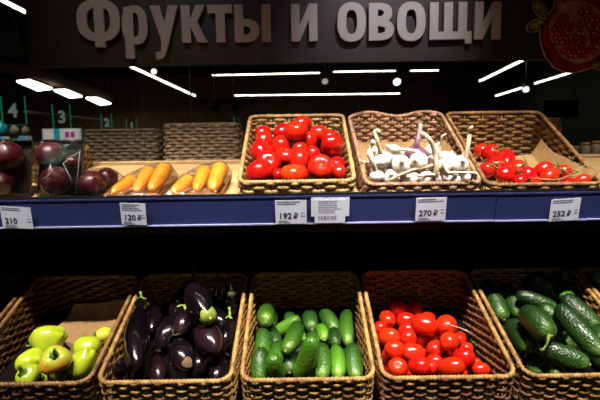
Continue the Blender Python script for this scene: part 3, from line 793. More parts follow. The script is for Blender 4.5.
def long_cucumbers():
    Z = z5(465, 270, 4.444)
    def st(*pp):
        def f(a, b, r):
            d0 = adepth(b) - r * 0.9
            out = []
            for p in pp:
                q = ray(*Z(*p)); out.append(CAM + q * d0)
            return out
        return f
    L = [((440, 25), (452, 45), 52, 'dark_cuke', None, 'small dark cucumber end deep in the shaded back corner'),
         ((320, 66), (366, 84), 88, 'dark_cuke', st((362, 82), (400, 112), (440, 142)), 'fat dark cucumber with a long green stem crossing its neighbours'),
         ((95, 85), (136, 178), 82, 'long_cuke', None, 'thick bumpy cucumber leftmost at the back beside the plum tomatoes'),
         ((178, 92), (216, 178), 78, 'dark_cuke', None, 'smooth dark cucumber second from the left at the back'),
         ((438, 100), (442, 118), 60, 'cuke', None, 'round light green cucumber tip peeking out under the long stem'),
         ((255, 115), (385, 165), 62, 'dark_cuke', None, 'slim dark cucumber lying crosswise in the middle of the heap'),
         ((470, 150), (562, 228), 84, 'long_cuke', None, 'long cucumber slanting down at the upper right of the heap'),
         ((165, 285), (225, 385), 72, 'long_cuke', None, 'cucumber wedged along the left wall of its basket'),
         ((595, 280), (610, 300), 70, 'long_cuke', None, 'cucumber against the right wall of its basket'),
         ((305, 400), (320, 440), 90, 'dark_cuke', None, 'cucumber low behind the front rim, left of the crosswise one'),
         ((395, 430), (400, 455), 60, 'cuke', None, 'small light cucumber low behind the front rim'),
         ((410, 312), (445, 322), 78, 'cuke', st((440, 300), (465, 275), (448, 258)), 'light green cucumber with a short stem right of the fat one'),
         ((585, 390), (640, 420), 80, 'dark_cuke', None, 'dark cucumber at the front right corner of its basket'),
         ((360, 180), (420, 232), 74, 'cuke', None, 'light green cucumber between the fat dark one and the longest one'),
         ((440, 195), (575, 345), 94, 'long_cuke', None, 'longest cucumber slanting down the right side of the heap'),
         ((222, 262), (268, 328), 92, 'dark_cuke', None, 'stubby dark cucumber left of the fattest one'),
         ((360, 352), (505, 405), 98, 'dark_cuke', None, 'big dark cucumber lying crosswise above the front rim'),
         ((290, 215), (348, 258), 108, 'dark_cuke', st((374, 285), (366, 325), (350, 352), (335, 356)), 'fattest dark cucumber with a bent green stem at its near end')]
    PL = heap('long', [(Z(*a), Z(*b), d / 4.444) for a, b, d, m, s, lb in L], minlen=0.9, taper=0.96)
    for i, (a, b, d, m, s, lb) in enumerate(L):
        cuke(40 + i, PL[i], m, lb, 'long dark cucumbers in the basket beside the plum tomatoes', stem=s, bend=0.02)
long_cucumbers()

# ---- eggplants
def egg_mesh(L, r, seed, neck=0.55):
    n = 24; hl = L / 2 + r; prof = [(0, -hl)]
    for i in range(1, n):
        t = i / n; a = -pi / 2 + pi * t
        k = neck + (1 - neck) * (0.5 - 0.5 * cos(pi * min(1, t * 1.35)))
        prof.append((r * k * cos(a) ** 0.62, hl * (-1 + 2 * t)))
    prof.append((0, hl))
    ph = seed * 1.7
    m = MB().lathe(prof, 24, lambda p, f: Vector((p.x * (1 + 0.03 * cos(2 * f + ph)), p.y * (1 + 0.03 * cos(2 * f + ph)), p.z)))
    bd = (0.02 + 0.015 * (seed % 3)) * hl * (1 if seed % 2 else -1)
    for v in m.v: v.x += bd * (1 - (v.z / hl) ** 2)
    return m, hl, bd
def egg_calyx(r, hl, neck):
    m = MB(); n = 30
    pr = []
    rings = [(0.10, -0.06), (0.30, -0.05), (0.52, 0.06), (0.66, 0.22), (0.74, 0.42)]
    vs = [(0, 0, -hl - 0.08 * r)]; fs = []
    for q, (a, z) in enumerate(rings):
        for k in range(n):
            ph = 2 * pi * k / n; lobe = 0.5 + 0.5 * cos(5 * ph)
            ex = (q / 4) ** 1.5
            zz = z * (1 - 0.55 * ex * (1 - lobe)); rr = a * neck * 1.22 * (1 - 0.12 * ex * (1 - lobe)) + 0.03
            vs.append((r * rr * cos(ph), r * rr * sin(ph), -hl + r * zz * 1.3))
    for k in range(n):
        k2 = (k + 1) % n; fs.append((0, 1 + k2, 1 + k))
        for q in range(4): fs.append((1 + q * n + k, 1 + q * n + k2, 1 + (q + 1) * n + k2, 1 + (q + 1) * n + k))
    return m.add(vs, fs)
def eggplants():
    Z = z5(110, 270, 4.444)
    L = [  # calyx end, blossom end, diameter, material, label, options
        ((330, 100), (300, 165), 70, 'egg', 'dark eggplant standing at the back, its green stem against the back rim'),
        ((492, 85), (502, 130), 84, 'egg', 'black eggplant in deep shade near the back right'),
        ((556, 130), (550, 190), 58, 'egg', 'small black eggplant in the shade at the right wall'),
        ((182, 168), (195, 260), 78, 'egg', 'dark eggplant with a green cap at the back left'),
        ((470, 185), (508, 240), 88, 'egg', 'black eggplant half hidden behind the plum coloured one'),
        ((60, 285), (42, 395), 72, 'plum_egg', 'dull plum eggplant squeezed against the left wall'),
        ((552, 258), (585, 330), 62, 'egg', 'eggplant with a pale green cap pressed against the right wall'),
        ((36, 462), (60, 420), 54, 'egg', 'small eggplant low at the front left corner'),
        ((510, 395), (508, 470), 84, 'egg', 'black eggplant low at the front right corner'),
        ((435, 375), (410, 455), 110, 'egg', 'dark speckled eggplant low in front of the plum coloured one'),
        ((212, 395), (215, 475), 84, 'plum_egg', 'plum eggplant low at the front, pointed end up'),
        ((300, 205), (237, 300), 104, 'egg', 'dark eggplant with a curved green stem in the middle of the heap'),
        ((350, 205), (326, 258), 90, 'plum_egg', 'short plum eggplant in the middle with a tan blossom end'),
        ((305, 350), (325, 415), 116, 'egg', 'dark eggplant with a tan scuff at the front centre'),
        ((408, 262), (500, 318), 122, 'plum_egg', 'fat shiny plum eggplant lying crosswise on the right'),
        ((424, 188), (372, 95), 104, 'egg', 'black eggplant lying with its bright green cap towards us'),
        ((122, 190), (96, 420), 106, 'egg', 'long black eggplant leaning on the left wall, cap at the top')]
    PL = heap('eggplant', [(Z(*a), Z(*b), d / 4.444, 0.4 if i < 2 else 0.8, 0.62 if i == 16 else 0.8) for i, (a, b, d, mt, lb) in enumerate(L)], tight=0.93)
    for i, (a, b, d, mt, lb) in enumerate(L):
        A, B, r = PL[i]
        zd = B - A
        neck = 0.62 if i not in (15,) else 0.72
        me, hl, bd = egg_mesh(zd.length, r * 0.96, i, neck)
        Mx = mat4((A + B) / 2, frame(zd, VIEW(B).cross(zd)))
        o = link('eggplant', me, M_[mt], None, Mx)
        tag(o, lb, 'eggplant', 'eggplants in the golden brown basket')
        cm = M_['egg_calyx' if i in (3, 6, 11, 15, 16) else 'dark_calyx']
        c = link('calyx', egg_calyx(r, hl, neck), cm, o)
        inv = Mx.inverted().to_3x3()
        up = inv @ (Vector((0, 0, 1)) + CR * (0.6 if i == 11 else -0.15))
        p0 = Vector((0, 0, -hl)); ln = 0.028 if i in (0, 11) else (0.010 if i == 15 else 0.018)
        link('stem', MB().tube([p0 + Vector((0, 0, 0.003)), p0 + Vector((0, 0, -ln * 0.45)), p0 + Vector((0, 0, -ln * 0.6)) + up * ln * 0.4, p0 + Vector((0, 0, -ln * 0.6)) + up * ln * 0.9], lambda k, t: (0.0052, 0.0036, 0.0030, 0.0034)[k], 8), cm, c)
        if i in (13, 12):
            vl = (inv @ (VIEW(B) + CR * 0.25)).normalized()
            s = MB(); n = 14
            cen = Vector((bd * 0.5, 0, hl * 0.55)) if i == 13 else Vector((0, 0, hl * 0.93))
            # scuff patch hugging the skin
            rr = r * (0.34 if i == 13 else 0.2)
            F = frame(vl if i == 13 else Vector((0, 0, 1)))
            dist = r * 0.92 if i == 13 else 0.0
            vs = [cen + F @ Vector((0, 0, dist + 0.0035))]
            for q in (0.5, 1.0):
                for k in range(n):
                    f = 2 * pi * k / n; w_ = rr * q * (1 + 0.14 * sin(3 * f + 1) + 0.06 * sin(5 * f))
                    vs.append(cen + F @ Vector((w_ * cos(f), w_ * sin(f), dist + 0.0035 - w_ * w_ / (2 * r) * 1.15)))
            fs = [(0, 1 + k, 1 + (k + 1) % n) for k in range(n)] + [(1 + k, 1 + n + k, 1 + n + (k + 1) % n, 1 + (k + 1) % n) for k in range(n)]
            link('scuff', s.add(vs, fs), M_['egg_scar'], o)
eggplants()

# ---- peppers
def pepper_mesh(r, L, seed, lobes=3):
    n = 22; hl = L / 2; prof = [(0, -hl)]; ph0 = seed * 2.1
    for i in range(1, n):
        t = i / n; a = -pi / 2 + pi * t
        rr = r * (cos(a) ** 0.6) * (0.74 + 0.26 * min(1, t * 1.5))
        z = -hl + 2 * hl * t
        if t > 0.8: z -= 0.26 * r * ((t - 0.8) / 0.2) ** 2
        if t < 0.12: z += 0.16 * r * (1 - t / 0.12)
        prof.append((rr, z))
    prof[0] = (0, -hl + 0.2 * r); prof.append((0, hl - 0.32 * r))
    def fn(p, f):
        s = 1 + 0.085 * cos(lobes * f + ph0) + 0.03 * cos(2 * f + seed) + 0.02 * noise.noise(Vector((cos(f), sin(f), p.z * 20 + seed)))
        zz = p.z + 0.10 * r * cos(lobes * f + ph0) * (1 if p.z < -hl * 0.6 else 0.4 if p.z > hl * 0.6 else 0) 
        return Vector((p.x * s, p.y * s, zz))
    return MB().lathe(prof, 30, fn), hl - 0.32 * r
def peppers():
    Z = z5(0, 320, 5.0)
    # centre, diameter, length ratio, stem direction (right, up, towards us), material, label
    L = [((512, 82), 66, 1.35, (0.9, 0.25, -0.1), 'yellow_pepper', 'yellowish pepper at the right wall, lying on the kraft paper'),
         ((438, 148), 104, 1.15, (0.3, 0.6, -0.8), 'pepper', 'wide pale green pepper right of the middle, behind the elongated one'),
         ((215, 280), 60, 1.0, (0, 0.3, 1), 'pepper', 'pale green pepper low at the front centre, mostly hidden'),
         ((240, 118), 126, 1.2, (-0.85, -0.35, 0.1), 'pepper', 'big pale green pepper topmost at the back of the heap'),
         ((172, 215), 118, 1.0, (-0.7, 0.1, -0.4), 'pepper', 'pale green pepper on the left, under the topmost one'),
         ((145, 285), 92, 1.0, (-0.6, 0.5, 0.75), 'pepper', 'pale green pepper at the front left, stem towards us'),
         ((312, 262), 104, 1.0, (0.3, 0.3, 0.9), 'pepper', 'pale green pepper at the front with its stem facing right'),
         ((286, 203), 116, 1.0, (-0.1, 0.45, 0.8), 'orange_pepper', 'orange blushed pepper in the middle with a dark green stem'),
         ((422, 220), 112, 1.35, (-0.45, -0.75, 0.1), 'pepper', 'elongated shiny pale green pepper at the front right')]
    PL = heap('pepper', [(Z(*l[0]), Z(*l[0]), l[1] / 5.0) for l in L], tight=0.9)
    for i, (c, d, ratio, st, mt, lb) in enumerate(L):
        a, b, r = PL[i]
        r *= 1.04
        zd = CR * st[0] + Vector((0, 0, 1)) * st[1] + VIEW(b) * st[2]
        me, zt = pepper_mesh(r, 2 * r * ratio, i + 1)
        o = link('bell_pepper', me, M_[mt], None, mat4(b, frame(zd)))
        tag(o, lb, 'pepper', 'pale green peppers in the dark basket')
        sm = MB().lathe([(0, -0.002), (0.012, 0.001), (0.014, 0.003), (0.006, 0.005), (0.0045, 0.010), (0.0042, 0.020), (0.0052, 0.024), (0, 0.0245)], 12,
                        lambda p, f: Vector((p.x * (1 + 0.15 * cos(5 * f)) + 3 * max(0, p.z) ** 1.6, p.y * (1 + 0.15 * cos(5 * f)), p.z)))
        for v in sm.v: v.xyz = (v.x * 0.75, v.y * 0.75, v.z * 0.85 + zt)
        link('stem', sm, M_['pepper_stem'], o)
peppers()

def crumple(key, name, label, poly_px, lift, amp, seed, n=26, m=18):
    """sheet of kraft paper laid on the basket's board, given by the photo-side corners of the sheet on that board"""
    bk = BASKETS[key]; inv = bk['inv']
    mb = MB(); vs = []
    a, b, c, d = poly_px     # local (x, y) corners: front-left, front-right, back-right, back-left
    for j in range(m + 1):
        for i in range(n + 1):
            u, v = i / n, j / m
            x = (a[0] * (1 - u) + b[0] * u) * (1 - v) + (d[0] * (1 - u) + c[0] * u) * v
            y = (a[1] * (1 - u) + b[1] * u) * (1 - v) + (d[1] * (1 - u) + c[1] * u) * v
            q = Vector((x * 9, y * 9, seed))
            z = lift(x, y) + amp * (abs(noise.noise(q)) * 1.6 + 0.5 * abs(noise.noise(q * 2.3)))
            vs.append((x, y, z))
    fs = [(j * (n + 1) + i, j * (n + 1) + i + 1, (j + 1) * (n + 1) + i + 1, (j + 1) * (n + 1) + i) for j in range(m) for i in range(n)]
    N = len(vs); vs += [(x, y, z - 0.0006) for x, y, z in vs]
    bo = [i for i in range(n + 1)] + [j * (n + 1) + n for j in range(1, m + 1)] + [m * (n + 1) + i for i in range(n - 1, -1, -1)] + [j * (n + 1) for j in range(m - 1, 0, -1)]
    fs += [tuple(N + i for i in reversed(f)) for f in fs]
    fs += [(bo[(k + 1) % len(bo)], bo[k], N + bo[k], N + bo[(k + 1) % len(bo)]) for k in range(len(bo))]
    o = link(name, flat(mb.add(vs, fs), name), M_['kraft'], None, bk['M'])
    tag(o, label, 'paper')
def board_z(zf, zb, d): return lambda y: zf + (zb - zf) * (y - 0.008) / (d - 0.016)
_b = board_z(0.020, 0.050, BD)
crumple('pepper', 'kraft_paper', 'crumpled brown kraft paper lining the back of the pale pepper basket', ((-0.10, 0.16), (0.124, 0.14), (0.126, 0.35), (-0.05, 0.35)),
        lambda x, y: _b(y) + 0.002 + 0.03 * max(0, (y - 0.30) / 0.06) ** 2 + 0.02 * max(0, (x - 0.05) / 0.08) * max(0, (y - 0.22) / 0.14), 0.010, 3)
_c = board_z(0.008, 0.012, 0.375)
crumple('cherry', 'kraft_paper', 'brown kraft paper under the vine tomatoes in the honey basket', ((-0.02, 0.02), (0.125, 0.02), (0.126, 0.30), (-0.045, 0.27)),
        lambda x, y: _c(y) + 0.002 + 0.045 * max(0, (x - 0.098) / 0.028) + 0.02 * max(0, (y - 0.2) / 0.1) ** 2, 0.005, 8)
_g = board_z(0.020, 0.065, 0.375)
crumple('garlic', 'kraft_paper', 'brown kraft paper edge standing along the right wall of the garlic basket', ((0.09, 0.05), (0.120, 0.03), (0.122, 0.26), (0.09, 0.24)),
        lambda x, y: _g(y) + 0.002 + 0.05 * max(0, (x - 0.07) / 0.06) ** 2, 0.006, 5)

# ---- garlic
def garlic():
    Z = z5(360, 115, 5.0)
    # bulb centre, diameter, bulb axis (right, up, towards us), skin, stalk points in the photo (None = short neck), stalk skin, label
    L = [((150, 205), 74, (-0.3, 0.5, 0.4), 'garlic', [(170, 175), (205, 172), (260, 178), (300, 190), (322, 225), (345, 245)], 'white_stalk', 'white garlic bulb at the back left, its stalk arching over the purple one', 0.010),
         ((358, 213), 62, (0.4, 0.6, 0.3), 'garlic', [(392, 195), (400, 165), (405, 130), (412, 105), (428, 98)], 'stalk', 'white garlic bulb behind right of the purple one, thin stalk upright', 0.006),
         ((420, 222), 58, (0.5, 0.4, 0.3), 'pink_garlic', [(450, 240), (490, 215), (538, 182)], 'white_stalk', 'pinkish garlic bulb on the right, stalk leaning right', 0.007),
         ((105, 240), 66, (-0.2, 0.9, 0.1), 'garlic', [(118, 215), (98, 170), (85, 120), (74, 84), (90, 76), (96, 88)], 'stalk', 'white garlic bulb at the left, tall stalk with a curled tip', 0.010),
         ((272, 218), 86, (0.05, 1, 0.15), 'purple_garlic', [(280, 180), (288, 135), (297, 90), (303, 45)], 'purple_stalk', 'purple streaked garlic bulb in the centre with an upright purple stalk', 0.013),
         ((475, 272), 66, (0.3, 0.3, 0.8), 'garlic', None, '', 'white garlic bulb on the right before the kraft paper', 0.008),
         ((200, 262), 72, (0.3, 0.2, 0.8), 'garlic', None, '', 'white garlic bulb left of centre, under the arching stalk', 0.008),
         ((270, 256), 74, (-0.4, 0.2, 0.8), 'garlic', None, '', 'white garlic bulb right in front of the purple one', 0.008),
         ((340, 270), 64, (0.2, -0.2, 0.9), 'pink_garlic', [(320, 262), (270, 272), (210, 295), (150, 325)], 'stalk', 'pinkish garlic bulb at the centre right, long stalk lying leftwards', 0.008),
         ((410, 268), 60, (0.2, 0.1, 0.8), 'garlic', [(440, 285), (500, 288), (580, 292), (570, 318)], 'white_stalk', 'white garlic bulb at the right, stalk lying towards the wall', 0.007),
         ((140, 292), 70, (0.2, 0.4, 0.8), 'pink_garlic', None, '', 'pinkish garlic bulb at the front left', 0.008),
         ((75, 300), 60, (0, 1, 0.1), 'garlic', [(75, 275), (62, 225), (52, 185), (58, 150), (68, 132)], 'white_stalk', 'white garlic bulb at the left wall with a thick white stalk', 0.013),
         ((450, 312), 60, (0.2, 0.4, 0.7), 'garlic', [(440, 290), (425, 262), (412, 240)], 'white_stalk', 'white garlic bulb at the front right, short stalk bent back', 0.009),
         ((205, 318), 74, (0.1, 0.3, 0.9), 'garlic', None, '', 'white garlic bulb at the front, left of centre', 0.008),
         ((318, 312), 66, (-0.3, 0.1, 0.9), 'pink_garlic', None, '', 'purple tinged garlic bulb at the front centre', 0.008),
         ((272, 322), 70, (-0.2, 0.2, 0.9), 'garlic', None, '', 'round white garlic bulb at the front centre rim', 0.008),
         ((515, 318), 56, (0, 1, 0.1), 'garlic', [(515, 292), (528, 220), (540, 150), (548, 95), (552, 68), (566, 62)], 'stalk', 'garlic bulb at the front right corner with the tallest straight stalk', 0.0125),
         ((410, 325), 56, (0.1, 0.5, 0.8), 'garlic', [(412, 300), (408, 270), (402, 235)], 'white_stalk', 'small white garlic bulb at the rim right of the bent stalk', 0.008),
         ((376, 326), 62, (0, 1, 0.1), 'pink_garlic', [(378, 300), (384, 250), (376, 200), (362, 150), (345, 118), (322, 100), (312, 94)], 'stalk', 'garlic bulb at the front rim, thick stalk bending left at the top', 0.0145)]
    EX = [((100, 268), 62, 'at the left, below the curled tall stalk'), ((235, 240), 66, 'just left of the purple one'), ((320, 240), 62, 'just right of the purple one'), ((385, 245), 60, 'behind the thick bent stalk'), ((445, 262), 58, 'right of the thick bent stalk'), ((490, 300), 58, 'beside the tallest straight stalk'), ((110, 320), 62, 'low at the front left rim'), ((165, 322), 64, 'low at the front rim, third from the left'), ((345, 322), 60, 'low at the front rim, left of the bent stalk'), ((440, 330), 56, 'low at the front rim, right of the bent stalk'), ((240, 292), 70, 'in the middle of the heap'), ((375, 292), 64, 'in the middle, right where the stalk bends')]
    EX += [((62, 258), 60, 'at the left wall, behind the thick white stalk'), ((85, 205), 58, 'at the back left corner'), ((200, 215), 58, 'at the back, under the arching stalk'), ((310, 200), 54, 'at the back, right behind the purple one'), ((460, 235), 54, 'at the right, under the rightward leaning stalk')]
    L = [(c, d, ((k % 3) - 1, 0.3, 0.8), 'garlic' if k % 3 else 'pink_garlic', None if k % 2 else [(c[0] + (18 if k % 4 else -18), c[1] - 22), (c[0] + (42 if k % 4 else -42), c[1] - 34 + 6 * (k % 5)), (c[0] + (70 if k % 4 else -66), c[1] - 30 + 9 * (k % 4))], 'white_stalk' if k % 3 else 'stalk', ('white' if k % 3 else 'pinkish') + ' garlic bulb ' + w, 0.0065) for k, (c, d, w) in enumerate(EX)] + L
    PL = heap('garlic', [(Z(*l[0]), Z(*l[0]), l[1] / 5.0) for l in L], tight=0.8, keep=0.94)
    for i, (c, d, ax, mt, stalk, smt, lb, sw) in enumerate(L):
        a, b, r = PL[i]; r *= 0.95
        v = VIEW(b); zd = (CR * ax[0] + Vector((0, 0, 1)) * ax[1] + v * ax[2]).normalized()
        ph0 = i * 1.3; nl = 7 + i % 3
        pr = [(0, -0.78), (0.22, -0.80), (0.5, -0.72), (0.78, -0.5), (0.96, -0.2), (1.0, 0.08), (0.9, 0.36), (0.66, 0.6), (0.40, 0.78), (0.25, 0.95), (0.19, 1.12), (0.17, 1.25), (0.12, 1.28), (0, 1.28)]
        def fn(p, f):
            q = max(0, 1 - abs(p.z + 0.1) / 0.9)
            s = 1 + q * (0.085 * abs(cos(nl * f / 2 + ph0)) - 0.05)
            return Vector((p.x * s, p.y * s, p.z))
        m = MB().lathe(pr, 36, fn); m.v = [q * r for q in m.v]
        Mx = mat4(b, frame(zd)); inv = Mx.inverted()
        o = link('garlic_bulb', m, M_[mt], None, Mx)
        tag(o, lb, 'garlic', 'garlic bulbs in the pinkish basket')
        rt = MB(); R = random.Random(i)
        for k in range(12):
            f = R.random() * 6.28; q = R.uniform(0.02, 0.16); z = -0.79
            rt.tube([(r * q * cos(f), r * q * sin(f), r * z), (r * q * 1.3 * cos(f), r * q * 1.3 * sin(f), r * (z - 0.08)), (r * q * 1.9 * cos(f + .3), r * q * 1.9 * sin(f + .3), r * (z - R.uniform(0.12, 0.2)))], 0.0004, 4)
        link('roots', rt, M_['root'], o)
        if stalk:
            top = Mx @ Vector((0, 0, r * 1.15)); pts = [top - zd * r * 0.2, top]
            dep = top.y
            for k, p in enumerate(stalk):
                tq = (k + 1) / len(stalk)
                pts.append(at(*Z(*p), dep - 0.012 * min(1, 2.5 * tq) + 0.006 * sin(k * 2 + i)))
            # smooth the run
            sp = []
            for k in range(len(pts) - 1):
                p0, p1, p2, p3 = pts[max(k - 1, 0)], pts[k], pts[k + 1], pts[min(k + 2, len(pts) - 1)]
                for q in range(4):
                    t = q / 4
                    sp.append(0.5 * ((2 * p1) + (p2 - p0) * t + (2 * p0 - 5 * p1 + 4 * p2 - p3) * t * t + (3 * p1 - p0 - 3 * p2 + p3) * t ** 3))
            sp.append(pts[-1]); ns = len(sp)
            tb = MB().tube([inv @ p for p in sp], lambda k, t: sw * 0.5 * (1.0 - 0.28 * (k / ns)) * (1 + 0.10 * cos(4 * t)) * (0.85 if k == 0 else 1) * (1.18 if k >= ns - 2 else 1), 10)
            link('stalk', tb, M_[smt], o)
garlic()

# ---- vine tomatoes
def calyx_mb(r, z):
    m = MB()
    for k in range(5):
        f = 2 * pi * k / 5; c = Vector((cos(f), sin(f), 0)); s = Vector((-sin(f), cos(f), 0))
        p = [Vector((0, 0, z)), c * r * 0.3 + s * r * 0.08 + Vector((0, 0, z + r * 0.10)), c * r * 0.62 + Vector((0, 0, z + r * 0.02 + r * 0.18)), c * r * 0.3 - s * r * 0.08 + Vector((0, 0, z + r * 0.10))]
        m.add(p + [q + Vector((0, 0, 0.0009)) for q in p], [(3, 2, 1, 0), (4, 5, 6, 7), (0, 1, 5, 4), (1, 2, 6, 5), (2, 3, 7, 6), (3, 0, 4, 7)])
    m.tube([(0, 0, z), (r * 0.05, 0, z + r * 0.35), (r * 0.2, 0, z + r * 0.6)], 0.0013, 6)
    return m
def vine_tomatoes():
    Z = z5(480, 115, 5.0)
    L = [(8, 192, 60, 66, 0, 'tomato mostly hidden behind the topmost vine tomato'), (128, 238, 66, 84, 60, 'upright vine tomato right of the topmost one'), (57, 198, 74, 92, 5, 'shiny vine tomato topmost against the left wall'),
         (78, 275, 76, 82, 30, 'vine tomato below the topmost one, a green sprig on it'), (30, 275, 60, 70, 0, 'vine tomato against the left wall, low'), (185, 283, 72, 78, 0, 'vine tomato in the middle of the left cluster'),
         (125, 316, 70, 82, 0, 'vine tomato at the front rim, left end'), (238, 322, 66, 72, 0, 'vine tomato at the rim, right end of the left cluster'), (195, 330, 50, 60, 0, 'small vine tomato low at the rim in the left cluster'),
         (320, 282, 74, 94, -10, 'vine tomato at the left of the right cluster'), (415, 287, 66, 70, 50, 'vine tomato under the green sprigs of the right cluster'), (510, 336, 48, 80, 0, 'vine tomato rightmost, low behind the rim'),
         (280, 332, 46, 56, 0, 'small vine tomato low between the two clusters'), (425, 336, 46, 64, 0, 'small vine tomato low at the rim of the right cluster'), (352, 308, 72, 100, 10, 'long vine tomato in front of the right cluster')]
    R = random.Random(3)
    SP = []
    for x, y, d, ln, ang, lb in L:
        c = Vector(Z(x, y)); e = (ln - d) / 2 / 5; dv = Vector((cos(radians(ang)), -sin(radians(ang))))
        SP.append((c + dv * e, c - dv * e, d / 5.0))
    PL = heap('cherry', SP, minlen=0.1, tight=0.93)
    for i, (x, y, d, ln, ang, lb) in enumerate(L):
        a, b, r = PL[i]
        zd = a - b
        if zd.length < 1e-4: zd = CR.copy()
        hl = zd.length / 2 + r
        zd = zd if R.random() < 0.7 else -zd
        zd = zd.normalized() + Vector((0, 0, 0.4))
        o = link('vine_tomato', plum_mesh(r, hl * 0.95, i + 60), M_['tomato'], None, mat4((a + b) / 2, frame(zd)))
        tag(o, lb + ', honey basket', 'tomato', 'vine tomatoes on kraft paper')
        link('calyx', calyx_mb(r, hl * 0.95 - 0.16 * r), M_['calyx'], o)
    # the sprigs they were cut on
    V = [([[(60, 232), (85, 245), (105, 265), (118, 285)], [(85, 245), (100, 232), (125, 240)], [(105, 265), (80, 262)]], 'short green vine sprig lying on the left cluster of vine tomatoes', 3),
         ([[(148, 282), (165, 310), (190, 330), (215, 310), (250, 290)], [(190, 330), (160, 335)], [(215, 310), (245, 318)]], 'green vine sprig curling over the front of the left cluster', 5),
         ([[(222, 205), (232, 240), (225, 262), (240, 288), (258, 268), (235, 250)], [(232, 240), (205, 250)]], 'dark curled dry vine sprig on the kraft paper', 5),
         ([[(280, 316), (300, 320), (330, 322), (375, 325), (410, 318), (450, 302)], [(300, 320), (290, 335)], [(375, 325), (385, 345)]], 'thin green vine sprig along the front of the right cluster', 14),
         ([[(370, 240), (395, 265), (420, 275), (450, 300), (470, 330)], [(395, 265), (385, 215)], [(420, 275), (445, 262)], [(450, 300), (490, 285), (520, 255), (530, 240)], [(450, 300), (500, 322), (540, 330)], [(490, 285), (460, 270)], [(520, 255), (490, 250)]], 'branched green vine sprig standing over the right cluster', 10)]
    for brs, lb, near in V:
        it = BASKETS['cherry']['items'][near]; dep = min(p.y - q for p, q in it) - 0.004
        m = MB()
        for k, br in enumerate(brs):
            pts = [at(*Z(*p), dep + 0.004 * sin(j * 1.7 + k)) for j, p in enumerate(br)]
            m.tube(pts, 0.0014 if k else 0.0019, 6)
        o = link('vine_sprig', m, M_['vine'])
        tag(o, lb, 'vine')
vine_tomatoes()

# ---- a few things in the end baskets
def far_items():
    b = BASKETS['far']['M'] @ Vector((-0.113, 0.308, 0.150)); r = 0.022
    me, zt = pepper_mesh(r, 2 * r * 1.3, 31)
    o = link('bell_pepper', me, M_['light_cuke'], None, mat4(b, frame(Vector((0.1, -0.3, 1)))))
    tag(o, 'bright green pepper in the basket at the right edge', 'pepper')
    link('stem', MB().tube([(0, 0, zt), (0.002, 0, zt + 0.012), (0.006, 0, zt + 0.02)], 0.003, 7), M_['pepper_stem'], o)
far_items()

# ------------------------------------------------------------------ wrapped trays
def hull(points):
    import bmesh
    bm = bmesh.new()
    for p in points: bm.verts.new(p)
    r = bmesh.ops.convex_hull(bm, input=bm.verts)
    bmesh.ops.delete(bm, geom=list({e for e in r['geom_interior'] if isinstance(e, bmesh.types.BMVert)}), context='VERTS')
    for v in [v for v in bm.verts if not v.link_faces]: bm.verts.remove(v)
    for _ in range(3):
        e = [e for e in bm.edges if e.calc_length() > 0.014]
        if not e: break
        bmesh.ops.subdivide_edges(bm, edges=e, cuts=1, use_grid_fill=False)
        bmesh.ops.triangulate(bm, faces=bm.faces)
    bmesh.ops.recalc_face_normals(bm, faces=bm.faces)
    bm.normal_update()
    for v in bm.verts:
        q = v.co * 42
        v.co += v.normal * 0.0022 * abs(noise.noise(q))
        v.co.z = max(v.co.z, 0.0002)
    me = bpy.data.meshes.new('film'); bm.to_mesh(me); bm.free(); return me
def onion_mesh(r, seed):
    prof = [(0, -0.86), (0.2, -0.87), (0.5, -0.76), (0.8, -0.52), (0.97, -0.2), (1.0, 0.08), (0.92, 0.36), (0.7, 0.62), (0.42, 0.8), (0.2, 0.89), (0.11, 0.96), (0.09, 1.02), (0.05, 1.04), (0, 1.04)]
    m = MB().lathe(prof, 30, lambda p, f: Vector((p.x * (1 + 0.012 * cos(9 * f + seed)), p.y * (1 + 0.012 * cos(9 * f + seed)), p.z)))
    m.v = [v * r for v in m.v]; return m
def tray_mb(w, l, h, t=0.002, lean=0.006):
    m = MB()
    o = [(-w / 2, 0), (w / 2, 0), (w / 2, l), (-w / 2, l)]
    def ring(ins, z): return [(-w / 2 + ins, ins, z), (w / 2 - ins, ins, z), (w / 2 - ins, l - ins, z), (-w / 2 + ins, l - ins, z)]
    vs = ring(lean, 0) + ring(0, h) + ring(t, h) + ring(lean + t, t)
    fs = [(3, 2, 1, 0)]
    for a in range(3):
        for k in range(4):
            k2 = (k + 1) % 4; fs.append((a * 4 + k, a * 4 + k2, a * 4 + 4 + k2, a * 4 + 4 + k))
    fs.append((12, 13, 14, 15)); return m.add(vs, fs)
def tray_pack(name, label, group, M, w, l, h, tray_m, items, film=True):
    """items: list of (object name, MB, material, local matrix, label, category)"""
    t = thing(name, label, 'produce tray', M, group)
    link('tray', flat(tray_mb(w, l, h), 'tray'), M_[tray_m], t)
    pts = [Vector(p) for p in ((-w / 2, 0, h), (w / 2, 0, h), (w / 2, l, h), (-w / 2, l, h), (-w / 2 + .006, .006, 0), (w / 2 - .006, .006, 0), (w / 2 - .006, l - .006, 0), (-w / 2 + .006, l - .006, 0))]
    cen = Vector((0, l / 2, h))
    pts = [cen + (p - cen) * 1.012 - Vector((0, 0, 0.0006)) for p in pts]
    for nm, mb, mt, Lm, lb, cat, gp in items:
        for v in mb.v:
            q = Lm @ v; pts.append(q + (q - cen).normalized() * 0.003)
        o = link(nm, mb, M_[mt], None, M @ Lm); tag(o, lb, cat, gp)
    fo = link('film', hull(pts), M_['film'], t)
    return t
